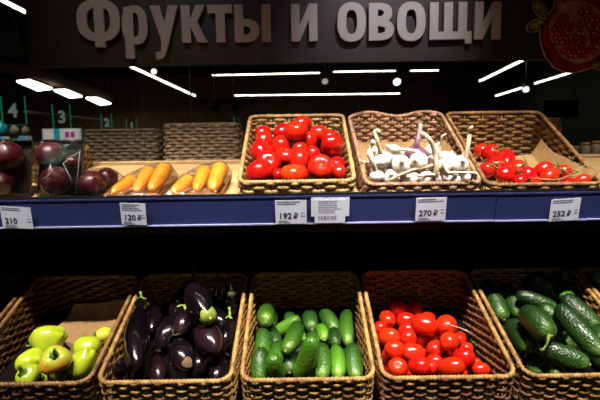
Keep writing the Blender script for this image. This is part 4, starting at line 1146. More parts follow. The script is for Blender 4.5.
def packs():
    def stand_M(px0, px1, py, v, ang):     # bottom edge centred between px0..px1, leaning back at ang from the shelf
        p0 = on_plane((px0 + px1) / 2, py, SH1, N1)
        x = p0.x
        return M1 @ Matrix.Translation((x, v, 0.001)) @ Matrix.Rotation(ang, 4, 'X')
    def on_(x, y, z, r, ax): return Matrix.Translation((x, y, z)) @ frame(Vector(ax)).to_4x4()
    G = 'wrapped black trays of red onions'; GO = 'red onions in wrapped trays'
    sc = (adepth(at(50, 190, 1.12))) / F_PX     # metres per pixel there
    # tray at the left edge of the photo
    r = 0.040
    w, l = 0.112, 0.142
    M = M1 @ Matrix.Translation((at(-3, 195, 1.12).x, 0.085, 0.001)) @ Matrix.Rotation(radians(64), 4, 'X')
    tray_pack('onion_tray', 'film-wrapped black tray of red onions at the left edge of the shelf', G, M, w, l, 0.02, 'tray',
              [('red_onion', onion_mesh(0.040, 1), 'onion', on_(0.006, 0.098, 0.043, r, (0.2, 0.6, 0.6)), 'big red onion in the leftmost tray, upper one', 'onion', GO),
               ('red_onion', onion_mesh(0.030, 2), 'onion', on_(-0.004, 0.031, 0.040, r, (0.5, -0.1, 0.8)), 'red onion in the leftmost tray, lower one', 'onion', GO)])
    M = M1 @ Matrix.Translation((at(51, 195, 1.11).x, 0.072, 0.001)) @ Matrix.Rotation(radians(-5), 4, 'Z') @ Matrix.Rotation(radians(66), 4, 'X')
    tray_pack('onion_tray', 'upright film-wrapped black tray of red onions with bright creases in its film', G, M, 0.112, 0.144, 0.02, 'tray',
              [('red_onion', onion_mesh(0.033, 3), 'onion', on_(-0.020, 0.105, 0.035, r, (-0.3, 0.7, 0.4)), 'red onion at the upper left of the upright creased tray', 'onion', GO),
               ('red_onion', onion_mesh(0.018, 5), 'onion', on_(0.034, 0.088, 0.021, r, (0.3, 0.7, 0.2)), 'dark red onion at the back right of the upright creased tray', 'onion', GO),
               ('red_onion', onion_mesh(0.036, 4), 'onion', on_(0.002, 0.0375, 0.040, r, (0.1, 0.25, 0.9)), 'big red onion bulging at the bottom of the upright creased tray', 'onion', GO)])
    TR = next(o for o in COL.objects if o.name == 'onion_tray.001')
    pn = (M.to_3x3() @ Vector((0, 0, 1))).normalized()
    for zz, pts in ((0.062, [(79, 152), (70, 158), (63, 163.5), (67, 171), (72, 181)]), (0.05, [(36, 147), (41, 150), (47, 150.5), (56, 146)]), (0.03, [(80, 150), (78.5, 165), (76, 194)]), (0.082, [(50, 164), (51.5, 172), (47, 177), (42, 179)])):
        q = M.inverted(); p0 = M @ Vector((0, 0, zz))
        link('film_fold_glint', MB().tube([q @ on_plane(a, b, p0, pn) for a, b in pts], lambda k, t: 0.0011 * (0.6 + 0.4 * abs(cos(t))), 6), M_['fold_glint'], TR)
    M = M1 @ Matrix.Translation((at(85.5, 195, 1.12).x, 0.022, 0.001)) @ Matrix.Rotation(radians(-10), 4, 'Z')
    tray_pack('onion_tray', 'film-wrapped tray of red onions lying flat beside the carrots', G, M, 0.080, 0.140, 0.015, 'tray',
              [('red_onion', onion_mesh(0.034, 6), 'onion', on_(0.0, 0.042, 0.037, r, (0.5, -0.35, 0.55)), 'red onion with its tan root end showing, in the flat tray', 'onion', GO),
               ('red_onion', onion_mesh(0.029, 7), 'onion', on_(0.0, 0.105, 0.033, r, (0.6, 0.5, 0.3)), 'red onion at the back of the flat tray', 'onion', GO)])
    # carrots
    def carrot(L, r, seed):
        n = 20; prof = [(0, -L / 2)]; R = random.Random(seed)
        for i in range(1, n):
            t = i / n
            rr = r * min(1, (t * 5.5) ** 0.5) * (0.62 + 0.38 * t) * (1 - max(0, (t - 0.86) / 0.14) ** 2.4 * 0.62)
            prof.append((rr * (1 + 0.025 * R.uniform(-1, 1)), -L / 2 + L * t))
        prof.append((0, L / 2 - 0.002)); return MB().lathe(prof, 20)
    GC = 'carrots in wrapped trays'
    for k, (px, lbl, side) in enumerate(((131.5, 'film-wrapped card tray of carrots nearer the onions', 'left carrot tray'), (193, 'film-wrapped card tray of carrots next to the tomato basket', 'right carrot tray'))):
        M = M1 @ Matrix.Translation((at(px, 195, 1.11).x, 0.0165, 0.001)) @ Matrix.Rotation(radians(-2), 4, 'Z')
        its = []
        for j, (x, y, z, ax, L, r_, nm) in enumerate(((-0.0425, 0.060, 0.0242, (0.10, 1, 0), 0.105, 0.0202, 'lying on the left'), (-0.0005, 0.088, 0.032, (-0.05, 1, 0.12), 0.135, 0.0202, 'in the middle'), (0.0425, 0.082, 0.038, (-0.03, 1, 0.15), 0.140, 0.0232, 'on the right'))):
            its.append(('carrot', carrot(L, r_, k * 3 + j), 'carrot', Matrix.Translation((x, y, z)) @ frame(Vector(ax)).to_4x4(), f'fat orange carrot {nm} of the {side}', 'carrot', GC))
        tray_pack('carrot_tray', lbl, 'wrapped card trays of carrots', M, 0.134, 0.172, 0.022, 'card', its)
packs()

# ------------------------------------------------------------------ price tags
def text_mesh(body, size, bold=0.0, ext=0.0002):
    c = bpy.data.curves.new('t', 'FONT'); c.body = body; c.size = size; c.offset = bold; c.extrude = ext
    c.align_x = 'LEFT'; c.resolution_u = 3
    o = bpy.data.objects.new('t', c); COL.objects.link(o)
    dg = bpy.context.evaluated_depsgraph_get(); me = bpy.data.meshes.new_from_object(o.evaluated_get(dg))
    bpy.data.objects.remove(o); bpy.data.curves.remove(c); return me
FACE = Matrix.Rotation(pi / 2, 4, 'X')
def price_tag(px, py0, py1, wpx, price, label, rot=0.0, small=None):
    p = on_plane(px, (py0 + py1) / 2, LIP, RN)
    s = adepth(p) / F_PX; w = wpx * s; h = (py1 - py0) * s * 1.03
    Mt = Matrix.Translation(p + RN * 0.0082) @ MR.to_3x3().to_4x4() @ Matrix.Rotation(rot, 4, 'Y')
    t = thing('price_tag', label, 'price tag', Mt, 'price tags on the navy rail')
    link('paper', flat(MB().box(-w / 2, w / 2, 0, 0.0008, -h / 2, h / 2), 'paper'), M_['paper'], t)
    me = text_mesh(price.replace(' ₽', ''), h * 0.35, 0.0004)
    o = link('price_print', me, M_['ink'], t, Matrix.Translation((-w * 0.40, -0.0003, -h * 0.28)) @ FACE)
    if '₽' in price:
        u = h * 0.25; x0 = max(v.co.x for v in me.vertices) + u * 0.42
        rb = MB(); rb.box(0, 0.16 * u, 0, u, 0, 0.0002); ring(rb, 0.16 * u, 0.70 * u, 0.42 * u, 0.30 * u, 0.15 * u, 0.13 * u, -pi / 2, pi / 2, 0, 0.00021, 2.3, 16)
        rb.box(-0.14 * u, 0.18 * u, 0.36 * u, 0.50 * u, 0, 0.00022); rb.box(-0.14 * u, 0.46 * u, 0.14 * u, 0.25 * u, 0, 0.00023)
        link('currency_sign', flat(rb, 'currency_sign'), M_['ink'], t, Matrix.Translation((-w * 0.40 + x0, -0.0003, -h * 0.28)) @ FACE)
    R = random.Random(int(px))
    def line(x0, x1, z, hh):
        x = x0; fp = MB()
        while x < x1:
            q = min(x1, x + R.uniform(0.04, 0.12) * w); fp.box(x, q, -0.0003, 0, z, z + hh); x = q + 0.012 * w
        link('print_line', flat(fp, 'print_line'), M_['grey_ink'], t)
    for k in range(2 if price != '120 ₽' else 4):
        line(-w * 0.44, w * (0.05 + 0.38 * R.random()), h * (0.40 - 0.085 * k), h * 0.045)
    line(-w * 0.40, -w * 0.1, -h * 0.40, h * 0.035); line(-w * 0.40, w * 0.0, -h * 0.46, h * 0.03)
    line(w * 0.32, w * 0.45, -h * 0.06, h * 0.03); line(w * 0.33, w * 0.45, -h * 0.2, h * 0.05)
price_tag(18.5, 205, 227.5, 30, '210', 'white price tag reading 210 under the onion trays', radians(4))
price_tag(134.5, 201.5, 224, 25, '120 ₽', 'white price tag reading 120 ₽ under the carrots', radians(3))
price_tag(291, 198.5, 223, 31, '192 ₽', 'white price tag reading 192 ₽ under the round tomatoes')
price_tag(430, 196, 220, 30, '270 ₽', 'white price tag reading 270 ₽ under the garlic', radians(-1))
price_tag(563, 197, 220, 29, '252 ₽', 'white price tag reading 252 ₽ under the vine tomatoes', radians(-3))
def notice():
    p = on_plane(330, 208.5, LIP, RN); s = adepth(p) / F_PX
    Mt = Matrix.Translation(p + RN * 0.0082) @ MR.to_3x3().to_4x4()
    t = thing('product_notice', 'larger white product notice with a barcode right of the 192 tag', 'notice', Mt)
    m = MB()
    m.box(-19 * s, 19 * s, 0.0004, 0.0012, -7 * s, 13 * s)
    link('backing_paper', flat(m, 'backing_paper'), M_['paper'], t)
    link('paper', flat(MB().box(-15.5 * s, 15 * s, -0.0006, 0.0002, -14 * s, 11 * s), 'paper'), M_['paper'], t)
    f = MB(); R = random.Random(5)
    for k in range(7):
        x = -12 * s; e = R.uniform(2, 11) * s
        while x < e:
            q = min(e, x + R.uniform(1.2, 3.5) * s); f.box(x, q, -0.0009, -0.0006, (8.6 - 2 * k) * s, (9.3 - 2 * k) * s); x = q + 0.5 * s
    link('fine_print', flat(f, 'fine_print'), M_['grey_ink'], t)
    b = MB(); x = -12 * s
    while x < 7 * s:
        q = R.choice((0.5, 0.8, 1.2)) * s; b.box(x, x + q, -0.0009, -0.0006, -11 * s, -6.5 * s); x += q + R.choice((0.5, 0.7, 1.0)) * s
    link('barcode', flat(b, 'barcode'), M_['ink'], t)
notice()

# ------------------------------------------------------------------ the hanging sign
SY = 1.62
S_ = adepth(at(300, 22, SY - 0.022)) / F_PX * 0.985
def letters():
    D = 12
    cnt = [0]
    def dd(): cnt[0] += 1; return D - 0.35 * (cnt[0] % 5)
    def P(mb, pts):
        ar = sum(p[0] * q[1] - q[0] * p[1] for p, q in zip(pts, pts[1:] + pts[:1]))
        mb.prism(pts if ar > 0 else pts[::-1], 0, dd())
    def B(mb, x0, x1, y0, y1): mb.box(x0, x1, y0, y1, 0, dd())
    h = 36.5
    def ef(m): ring(m, 22, 23, 22, 20.5, 10, 7.5, z1=dd()); B(m, 17.5, 27.5, -3.5, 49)
    def er(m): B(m, 0, 9, -15, h - 1); ring(m, 10.5, 18, 13, 19, 8.6, 7, z1=dd())
    def u(m):
        P(m, [(0, h), (10, h), (18, 8), (11.2, 1)]); P(m, [(18.6, h), (28.5, h), (16.5, -4), (10, 2), (11.2, 6)])
        P(m, [(17.6, -0.5), (16.4, -4), (13.4, -12.5), (9.6, -8.6), (10.4, 2.0)]); P(m, [(13.4, -12.5), (10.5, -15.4), (4.6, -16.6), (4, -9.2), (7, -8.9), (9.6, -8.6)])
    def ka(m): B(m, 0, 9, 0, h); P(m, [(9, 15), (13, 15.5), (15.5, 20), (24.5, h), (15, h), (9, 23)]); P(m, [(9, 22), (14.5, 23), (26, 0), (16, 0), (9, 15)])
    def te(m): B(m, 0, 25, h - 8, h); B(m, 8, 17.2, 0, h - 8)
    def yeri(m):
        B(m, 0, 9, 0, h); ring(m, 9, 11.2, 16, 11.2, 9, 6.8, -pi / 2, pi / 2, z1=dd()); B(m, 27.5, 36.5, 0, h)
    def i_(m): B(m, 0, 8.6, 0, h); B(m, 18, 26.6, 0, h); P(m, [(8.6, 0), (18, 21), (18, h), (8.6, 15.5)])
    def o_(m): ring(m, 14.5, 18.2, 14.5, 19.2, 9, 7.4, z1=dd())
    def ve(m):
        B(m, 0, 9, 0, h); ring(m, 9, 26.8, 14.5, 9.7, 8.4, 6.4, -pi / 2, pi / 2, z1=dd()); ring(m, 9, 10.4, 16.4, 10.4, 8.8, 6.8, -pi / 2, pi / 2, z1=dd())
    def shcha(m):
        for x in (0, 14.6, 29.2): B(m, x, x + 8.8, 0, h)
        B(m, 0, 43, 0, 7.6); B(m, 36.4, 43, -4.2, 0)
    seq = [(78, ef), (125, er), (151, u), (182, ka), (208.5, te), (235, yeri), (291.5, i_), (337.5, o_), (369, ve), (397, o_), (429.5, shcha), (474.5, i_)]
    bl = at(300, 41.2, SY)
    a = at(30, 67, SY); r = at(640, 60, SY)
    base = Vector((0, SY, a.z))
    t = thing('hanging_sign', 'long dark sign board with raised pale letters reading Фрукты и овощи', 'sign', Matrix.Translation(base))
    inv = Matrix.Translation(-base)
    o = link('board', flat(MB().box(a.x, r.x, 0.0, 0.03, 0, 0.36), 'board'), M_['sign_board'], t)
    for x in (-0.7, 0.0, 0.75):
        link('hanger_rod', MB().tube([(x, 0.015, 0.36), (x, 0.015, 4.2 - base.z)], 0.004, 6), M_['wire'], t)
    for x, fn in seq:
        m = MB(); fn(m)
        p = at(x, 41.0 - (x - 300) * 0.0118, SY - 0.022)
        Ml = inv @ Matrix.Translation((p.x, SY - 0.010, p.z + (x - 300) * 0.0)) @ FACE @ Matrix.Scale(S_, 4)
        for v in m.v:
            v.xyz = (Ml @ Vector((v.x, v.y, v.z * 0.3 / 1.0 * 1.0)))
        link('letter', flat(m, 'letter'), M_['letter'], t)
letters()

def pomegranate():
    Z = z5(510, 0, 5.0)
    base = at(575, 32, SY)
    Y = SY - 0.012
    t = thing('fruit_sign', 'cut-out sign of a halved pomegranate with green leaves at the board end', 'sign', Matrix.Translation((base.x, Y, base.z)))
    def loc(x, y):
        p = at(*Z(x, y), Y); return (p.x - base.x, p.z - base.z)
    def ell(cx, cy, rx, ry, n=48, rot=0):
        return [(cx + rx * cos(2 * pi * k / n) * cos(rot) - ry * sin(2 * pi * k / n) * sin(rot), cy + rx * cos(2 * pi * k / n) * sin(rot) + ry * sin(2 * pi * k / n) * cos(rot)) for k in range(n)]
    def slab(name, poly, y0, y1, m, parent=t):
        pts = [loc(*p) for p in poly]
        area = sum(p[0] * q[1] - q[0] * p[1] for p, q in zip(pts, pts[1:] + pts[:1]))
        if area < 0: pts.reverse()
        n = len(pts); vs = [(x, -y0, z) for x, z in pts] + [(x, -y1, z) for x, z in pts]
        fs = [tuple(range(n - 1, -1, -1)), tuple(range(n, 2 * n))] + [(i, (i + 1) % n, n + (i + 1) % n, n + i) for i in range(n)]
        return link(name, flat(MB().add(vs, fs), name), m, parent)
    body = [(222, -40), (228, 20), (222, 48), (195, 85), (168, 120), (158, 165), (162, 215), (182, 275), (222, 328), (280, 352), (330, 352), (400, 330), (450, 300), (490, 240), (505, 160), (480, 70), (430, 10), (350, -20), (290, -40)]
    def grow(poly, k):
        cx = sum(p[0] for p in poly) / len(poly); cy = sum(p[1] for p in poly) / len(poly)
        out = []
        for p in poly:
            d = Vector((p[0] - cx, p[1] - cy)); q = d.normalized() * k; out.append((p[0] + q.x, p[1] + q.y))
        return out
    slab('backing', grow(body, 14), 0.0, 0.004, M_['cream'])
    slab('outline', grow(body, 8), 0.004, 0.0045, M_['ink_black'])
    slab('rind', body, 0.0045, 0.005, M_['rind'])
    flesh = [(232, 22), (240, 55), (205, 92), (188, 130), (190, 175), (214, 235), (258, 292), (325, 325), (395, 308), (445, 275), (478, 220), (490, 150), (465, 75), (410, 25), (350, 2), (285, 8), (262, 20), (250, 5)]
    slab('flesh', grow(flesh, 5), 0.005, 0.0053, M_['ink_black']); slab('flesh', flesh, 0.0053, 0.0057, M_['flesh'])
    for poly in (ell(150, 50, 52, 30, 30, radians(52)), ell(128, 128, 52, 30, 30, radians(-24)), ell(440, 325, 50, 26, 30, radians(20))):
        b = slab('leaf_backing', poly, 0.0, 0.004, M_['cream'])
        slab('outline', grow(poly, -5), 0.004, 0.0045, M_['ink_black'])
        slab('leaf', grow(poly, -12), 0.0045, 0.005, M_['leaf'])
    def inside(x, y, poly):
        c = False
        for (x0, y0), (x1, y1) in zip(poly, poly[1:] + poly[:1]):
            if (y0 > y) != (y1 > y) and x < (x1 - x0) * (y - y0) / (y1 - y0) + x0: c = not c
        return c
    sh = grow(flesh, -20); R = random.Random(2)
    sd = MB(); dt = MB(); row = 0; y = 20
    while y < 330:
        x = 190 + (13 if row % 2 else 0)
        while x < 500:
            xx, yy = x + R.uniform(-4, 4), y + R.uniform(-4, 4)
            mem = (abs(xx - (322 - (yy - 60) * 0.05)) < 14 and yy < 190) or (abs(xx - 382) < 9 and 150 < yy < 230) or (yy < 75 and xx < 310)
            if inside(xx, yy, sh) and not mem:
                px, pz = loc(xx, yy); r = 15.0 * (adepth(at(*Z(xx, yy), Y)) / F_PX / 5)
                k0 = len(sd.v)
                sd.lathe([(0, 0), (r, 0.0005), (r * 0.9, 0.0012), (r * 0.5, 0.0020), (0, 0.0023)], 10)
                for v in sd.v[k0:]: v.xyz = (px + v.x, -0.0055 - v.z, pz + v.y)
                rr = r * R.choice((0.18, 0.25, 0.42, 0.3)); k1 = len(dt.v)
                dt.lathe([(0, 0), (rr, 0.0002), (rr * 0.8, 0.0005), (0, 0.0006)], 8)
                for v in dt.v[k1:]: v.xyz = (px + v.x + r * 0.15, -0.0076 - v.z, pz + v.y + r * 0.2)
            x += 26
        y += 22; row += 1
    link('seeds', sd, M_['seed'], t); link('seed_highlights', dt, M_['seed_dot'], t)
pomegranate()

# ------------------------------------------------------------------ ceiling lights, tracks and the far shop
CEIL = 4.2
def hang(t, p, inv):
    link('hanger_wire', MB().tube([inv @ Vector((p.x, p.y, p.z)), inv @ Vector((p.x, p.y, CEIL))], 0.004, 5), M_['wire'], t)
def tube_light(pa, Ya, pb, Yb, label, half=0.035):
    a = at(*pa, Ya); b = at(*pb, Yb)
    c = (a + b) / 2
    d = (b - a).normalized()
    t = thing('linear_lamp', label, 'lamp', Matrix.Translation(c), 'white linear ceiling lamps')
    R = frame(d, Vector((0, 0, 1))).to_4x4(); L = (b - a).length / 2
    mb = MB().box(-0.0, 0.06, -half - 0.01, half + 0.01, -L, L); mb.v = [R @ v for v in mb.v]
    link('housing', flat(mb, 'housing'), M_['black'], t)
    mb = MB().box(-half, 0.0, -half, half, -L + 0.01, L - 0.01); mb.v = [R @ v for v in mb.v]
    link('diffuser', flat(mb, 'diffuser'), M_['tube'], t)
    inv = Matrix.Translation(-c)
    for s in (0.15, 0.85):
        hang(t, a.lerp(b, s) + Vector((0, 0, 0.05)), inv)
tube_light((212, 75), 10.5, (320, 72.5), 10.5, 'white linear lamp under the sign, upper row, left one', 0.014)
tube_light((333, 71.5), 10.5, (397, 70.5), 10.5, 'white linear lamp in the upper row, between the two ceiling spots', 0.014)
tube_light((410, 70.5), 10.5, (439, 70), 10.5, 'short white linear lamp at the right end of the upper row', 0.014)
tube_light((234, 95.2), 15.0, (400, 93.2), 15.0, 'long white linear lamp of the lower, farther row', 0.018)
tube_light((130, 65.5), 9.0, (195, 95.5), 15.0, 'white linear lamp slanting down left of the sign middle', 0.022)
tube_light((-12, -8), 5.0, (27, 12), 6.2, 'white linear lamp in the top left corner', 0.022)
tube_light((480, 80.5), 11.5, (530, 56), 8.6, 'white linear lamp slanting up towards the pomegranate, nearer one', 0.022)
tube_light((496, 95.5), 15.4, (523, 87), 13.4, 'short white linear lamp on the right, left of the ceiling spot', 0.022)
tube_light((535, 83), 12.6, (572, 71.5), 10.6, 'white linear lamp on the right, below the pomegranate', 0.022)

def panel_light(c, pts, Y, label):
    """lit ceiling panel, its four corners seen at pts on one level"""
    z = at(pts[0][0], pts[0][1], Y).z
    q = [on_plane(p[0], p[1], Vector((0, 0, z)), Vector((0, 0, 1))) for p in pts]
    cen = sum(q, Vector()) / 4
    t = thing('panel_lamp', label, 'lamp', Matrix.Translation(cen), 'square ceiling panel lamps')
    n = 4; q = [v - cen for v in q]
    link('diffuser', flat(MB().add([v for v in q] + [v + Vector((0, 0, 0.03)) for v in q], [(0, 1, 2, 3), (7, 6, 5, 4)] + [(i, 4 + i, 4 + (i + 1) % 4, (i + 1) % 4) for i in range(4)]), 'diffuser'), M_['panel'], t)
    q2 = [v * 1.05 for v in q]
    link('housing', flat(MB().add([v + Vector((0, 0, 0.031)) for v in q2] + [v + Vector((0, 0, 0.09)) for v in q2], [(0, 1, 2, 3), (7, 6, 5, 4)] + [(i, 4 + i, 4 + (i + 1) % 4, (i + 1) % 4) for i in range(4)]), 'housing'), M_['black'], t)
    hang(t, cen + Vector((0, 0, 0.09)), Matrix.Translation(-cen))
panel_light(0, [(17, 82), (30, 81), (52, 89), (38, 91)], 10, 'lit ceiling panel lamp on the left, nearest of three')
panel_light(0, [(54, 91), (66, 90.5), (82, 97), (70, 98)], 12, 'lit ceiling panel lamp on the left, middle of three')
panel_light(0, [(86, 98.5), (98, 98.5), (111, 104), (100, 105)], 14, 'lit ceiling panel lamp on the left, farthest of three')

def track_spot(px, py, Y, r_px, face, label):
    p = at(px, py, Y); r = r_px * adepth(p) / F_PX
    t = thing('track_spotlight', label, 'spotlight', Matrix.Translation(p), 'ceiling track spotlights')
    d = (CAM - p).normalized() + Vector((0.15, 0, -0.5)); R = frame(d).to_4x4()
    m = MB().lathe([(0, -r * 2.6), (r * 0.9, -r * 2.5), (r, -r * 2.2), (r * 1.05, 0), (r * 0.98, 0.001), (r * 0.95, -0.003), (0, -0.003)], 18); m.v = [R @ v for v in m.v]
    link('lamp_body', m, M_['black'], t)
    m = MB().lathe([(0, -0.004), (r * 0.9, -0.003), (r * 0.88, 0.002), (0, 0.004)], 18); m.v = [R @ v for v in m.v]
    link('lamp_face', m, M_[face], t)
    link('bracket', MB().tube([R @ Vector((0, 0, -r * 1.4)), R @ Vector((0, 0, -r * 1.4)) + Vector((0, 0, r * 2)), Vector((0, 0, CEIL - p.z))], r * 0.16, 6), M_['black'], t)
track_spot(325, 81.5, 9.0, 3.4, 'dim_face', 'dim ceiling spotlight below the sign centre')
track_spot(397, 82, 9.0, 4.2, 'lamp_face', 'bright ceiling spotlight below the sign, right of the dim one')
track_spot(526, 89.5, 9.0, 3.2, 'lamp_face', 'bright ceiling spotlight on the right below the pomegranate')
track_spot(154, 71.5, 8.0, 3.0, 'lamp_face', 'bright ceiling spotlight at the slanting lamp on the left')
track_spot(412, 80, 9.4, 3.4, 'matte_black', 'unlit black ceiling spotlight right of the bright one')
track_spot(216, 108, 7.0, 4.5, 'matte_black', 'unlit black spotlight above the right grey-brown basket')
track_spot(235, 107, 7.0, 4.0, 'matte_black', 'unlit black spotlight just left of the tomato basket')

def track_bar():
    a = at(165, 104, 7.2); b = at(258, 101.5, 7.2)
    c = (a + b) / 2
    o = link('track_rail', MB().tube([a - c, b - c], 0.02, 6), M_['black'], None, Matrix.Translation(c)); tag(o, 'black spotlight track behind the grey-brown baskets', 'light track')
    p = at(192, 120, 6.9); o = link('steel_pole', MB().tube([(0, 0, 0), (0, 0, CEIL)], 0.014, 8), M_['wire'], None, Matrix.Translation((p.x, 6.9, 0))); tag(o, 'thin grey steel pole behind the right grey-brown basket', 'pole')
track_bar()

def number_sign(n, x0, y0, x1, y1, Y, label, dig=True):
    a = at(x0, y1, Y); b = at(x1, y0, Y); w = b.x - a.x; h = b.z - a.z
    t = thing('checkout_sign', label, 'sign', Matrix.Translation(((a.x + b.x) / 2, Y, a.z)), 'green edged checkout numbers')
    link('acrylic_panel', flat(MB().box(-w / 2, w / 2, 0, 0.012, 0, h), 'acrylic_panel'), M_['acrylic'], t)
    e = MB(); k = 0.010
    e.box(-w / 2 - k, -w / 2, -0.004, 0.016, 0, h); e.box(w / 2, w / 2 + k * 0.5, -0.004, 0.016, 0, h); e.box(-w / 2, w / 2, -0.004, 0.016, -k * 0.5, 0)
    link('green_edge', flat(e, 'green_edge'), M_['green_edge'], t)
    me = text_mesh(n, h * 0.66, 0.008, 0.002)
    link('digit', me, M_['digit'], t, Matrix.Translation((-w * 0.22, -0.006, h * 0.28)) @ FACE)
    for x in (-w * 0.4, w * 0.4):
        link('hanger_wire', MB().tube([(x, 0.006, h), (x, 0.006, CEIL - a.z)], 0.004, 5), M_['wire'], t)
number_sign('4', 3, 96, 24, 125, 6.5, 'hanging clear checkout sign reading 4 at the left edge')
number_sign('3', 54, 104, 69, 130, 8.0, 'hanging clear checkout sign reading 3 above the white packs')
number_sign('2', 102, 114, 111, 131, 10.0, 'small hanging checkout sign reading 2, rear left of its pair')
number_sign('1', 127, 118, 136, 133, 12.0, 'farthest small hanging checkout sign reading 1')

def far_shop():
    # low shelving by the checkouts with packs on it
    def slabbox(name, x0, y0, x1, y1, Y, dep, m, parent=None, base=None):
        a = at(x0, y1, Y); b = at(x1, y0, Y)
        return MB().box(a.x, b.x, Y, Y + dep, a.z, b.z), a, b
    # gondola under the packs
    def gondola(x0, x1, ytop, Y, label):
        a = at(x0, ytop, Y); b = at(x1, ytop, Y)
        t = thing('checkout_counter', label, 'counter', Matrix.Translation(((a.x + b.x) / 2, Y, 0)))
        w = (b.x - a.x) / 2
        link('counter_top', flat(MB().box(-w, w, 0, 0.5, a.z - 0.04, a.z), 'counter_top'), M_['wire'], t)
        link('counter_body', flat(MB().box(-w + 0.02, w - 0.02, 0.02, 0.48, 0, a.z - 0.04), 'counter_body'), M_['black'], t)
        return a.z
    z = gondola(34, 86, 142.5, 5.0, 'dark checkout counter under the white multipack')
    a = at(42, 142.5, 5.05); b = at(80, 128.5, 5.05); h = b.z - a.z; w = b.x - a.x
    t = thing('paper_multipack', 'white multipack with a teal band and magenta squares on the checkout counter', 'package', Matrix.Translation((a.x, 5.05, z + 0.0005)))
    link('pack', flat(MB().cbox(0, w, 0, 0.25, 0, h, 0.02), 'pack'), M_['white_pack'], t)
    f = lambda x: (x - 42) / 38 * w
    link('teal_band', flat(MB().box(f(54), f(60), -0.002, 0, 0.0, h), 'teal_band'), M_['teal'], t)
    for x in (65, 70.5): link('magenta_square', flat(MB().box(f(x), f(x + 4), -0.002, 0, h * 0.35, h * 0.75), 'magenta_square'), M_['magenta'], t)
    link('magenta_square', flat(MB().box(f(75.5), f(78), -0.002, 0, h * 0.02, h * 0.2), 'magenta_square'), M_['magenta'], t)
    z = gondola(-30, 29, 143, 5.6, 'dark checkout counter at the left edge behind the onions')
    for i, (x0, x1, yt, m, lb, c) in enumerate(((-4, 3, 136.5, 'blue', 'blue topped white carton at the left edge of the far counter', 1), (5, 18, 138.5, 'green_pack', 'green and white carton in the middle of the far counter', 1), (19.5, 26, 136, 'blue', 'blue topped white carton at the right end of the far counter', 1))):
        a = at(x0, 143, 5.65); b = at(x1, yt, 5.65); w = b.x - a.x; h = b.z - z
        t = thing('small_carton', lb, 'carton', Matrix.Translation((a.x, 5.65, z + 0.0005)), 'cartons on the far counter')
        link('box', flat(MB().box(0, w, 0, 0.12, 0, h), 'box'), M_['white_pack'], t)
        link('colour_label', flat(MB().box(0.006, w - 0.006, -0.002, 0, h * 0.35, h * 0.95), 'colour_label'), M_[m], t)
    # bags of goods beyond, on a rack
    a = at(-20, 134, 7.4); b = at(30, 134, 7.4)
    t = thing('goods_rack', 'dark rack behind checkout sign 4 carrying bagged goods', 'rack', Matrix.Translation(((a.x + b.x) / 2, 7.4, 0)))
    w = (b.x - a.x) / 2
    link('rack_shelf', flat(MB().box(-w, w, 0, 0.5, a.z - 0.04, a.z), 'rack_shelf'), M_['black'], t)
    for s in (-1, 1): link('rack_post', flat(MB().box(s * w - 0.03, s * w + 0.03, 0, 0.5, 0, a.z - 0.04), 'rack_post'), M_['black'], t)
    R = random.Random(6)
    for i, (x, yb, rr, m, lb) in enumerate(((-1, 133.5, 6.5, 'teal', 'teal plastic bag of goods on the rack, left edge'), (13, 133.5, 4.5, 'beige_pack', 'beige paper bag on the rack behind sign 4'), (24, 133.5, 3.8, 'beige_pack', 'small beige bag at the right end of the rack'))):
        p = at(x, yb, 7.6); r = rr * 7.6 / F_PX
        m_ = MB().lathe([(0, 0), (0.8, 0.0), (1, 0.2), (1.0, 0.9), (0.8, 1.5), (0.4, 1.8), (0.5, 2.0), (0, 1.95)], 16, lambda q, f: Vector((q.x * (1 + 0.2 * noise.noise(q * 2 + Vector((i * 5, 0, 0)))), q.y * 0.8, q.z)))
        m_.v = [v * r for v in m_.v]
        o = link('goods_bag', m_, M_[m], None, Matrix.Translation((p.x, 7.65, a.z + 0.0005))); tag(o, lb, 'bag')
    # beam and pipe under the ceiling on the left
    p = at(-5, 62, 9); q = at(112, 96, 15)
    o = link('ceiling_beam', MB().tube([p, q], 0.16, 4), M_['wall']); tag(o, 'dark brown ceiling beam slanting down on the left', 'beam'); o['kind'] = 'structure'
    p = at(24, 112, 8.5); q = at(105, 121, 11)
    t = thing('grey_pipe', 'thin grey pipe running behind the checkout signs', 'pipe', Matrix.Translation(p))
    link('pipe_run', MB().tube([p - p, q - p], 0.035, 8), M_['wire'], t)
    for k in (0.1, 0.9): hang(t, p.lerp(q, k) + Vector((0, 0, 0.03)), Matrix.Translation(-p))
    p = at(192, 105, 14); 
    # side table with jars at the right
    a = at(572, 158.5, 2.3); b = at(640, 158.5, 2.3)
    t = thing('pine_side_stand', 'pale pine stand with jars right of the far basket', 'stand', Matrix.Translation((a.x, 2.3, 0)))
    w = b.x - a.x
    link('shelf_board', flat(MB().box(0, w, 0, 0.3, a.z - 0.06, a.z), 'shelf_board'), M_['wood'], t)
    link('stand_body', flat(MB().box(0.02, w, 0.02, 0.3, 0, a.z - 0.06), 'stand_body'), M_['black'], t)
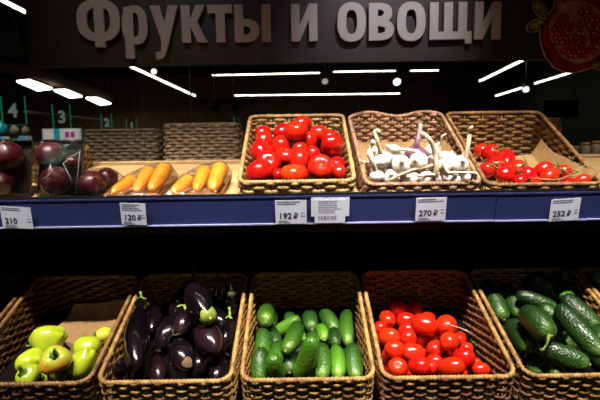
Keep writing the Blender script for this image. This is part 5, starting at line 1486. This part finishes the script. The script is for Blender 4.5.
    for i, (x, rr, top, m, lb) in enumerate(((578.5, 4.0, 146, 'glass_green', 'short greenish jar on the pine stand'), (588, 4.7, 142.5, 'beige_pack', 'brown jar on the pine stand, middle one'), (598.5, 4.4, 141, 'beige_pack', 'brown jar on the pine stand at the right edge'))):
        p = at(x, 158, 2.37); r = rr * 2.37 / F_PX; h = at(x, top, 2.37).z - a.z
        t = thing('jar', lb, 'jar', Matrix.Translation((p.x, 2.40, a.z + 0.0003)), 'jars on the pine stand')
        link('jar_body', MB().lathe([(0, 0), (r * 0.95, 0), (r, 0.003), (r, h * 0.72), (r * 0.8, h * 0.8), (0, h * 0.8)], 18), M_[m], t)
        link('lid', MB().lathe([(0, h * 0.8), (r * 0.86, h * 0.8), (r * 0.86, h * 0.98), (r * 0.8, h), (0, h)], 18), M_['card'], t)
    # dark notice board on the right with two lines of pale lettering
    a = at(543, 118, 6.0); b = at(579, 100, 6.0)
    t = thing('wall_notice', 'dark hanging notice with two lines of pale small print on the right', 'notice', Matrix.Translation((a.x, 6.0, a.z)))
    w, h = b.x - a.x, b.z - a.z
    link('board', flat(MB().box(0, w, 0, 0.02, 0, h), 'board'), M_['black'], t)
    m = MB(); x = w * 0.12
    for zz, x0, x1 in ((0.50, 0.1, 0.86), (0.28, 0.35, 0.72)):
        x = x0 * w; m = MB()
        while x < x1 * w:
            q = min(x1 * w, x + R.uniform(0.02, 0.05) * w); m.box(x, q, -0.002, 0, h * zz, h * (zz + 0.1)); x = q + 0.012 * w
        link('print_line', flat(m, 'print_line'), M_['paper'], t)
    for x in (0.1 * w, 0.9 * w): link('hanger_wire', MB().tube([(x, 0.01, h), (x, 0.01, CEIL - a.z)], 0.004, 5), M_['wire'], t)
    # green bottle top behind the tomato basket
    p = at(235, 132, 1.72); p.z = SH1.z + (3.10 - 1.72 - SH1.y) * tan(T1) + 0.004
    t = thing('green_bottle', 'green bottle standing behind the tomato basket on the far side', 'bottle', Matrix.Translation((p.x, 1.72, p.z)))
    r = 5.0 * 1.72 / F_PX; h = at(235, 113, 1.72).z - p.z
    link('bottle_body', MB().lathe([(0, 0), (r, 0), (r, h * 0.8), (r * 0.7, h * 0.95), (0, h)], 16), M_['glass_green'], t)
far_shop()
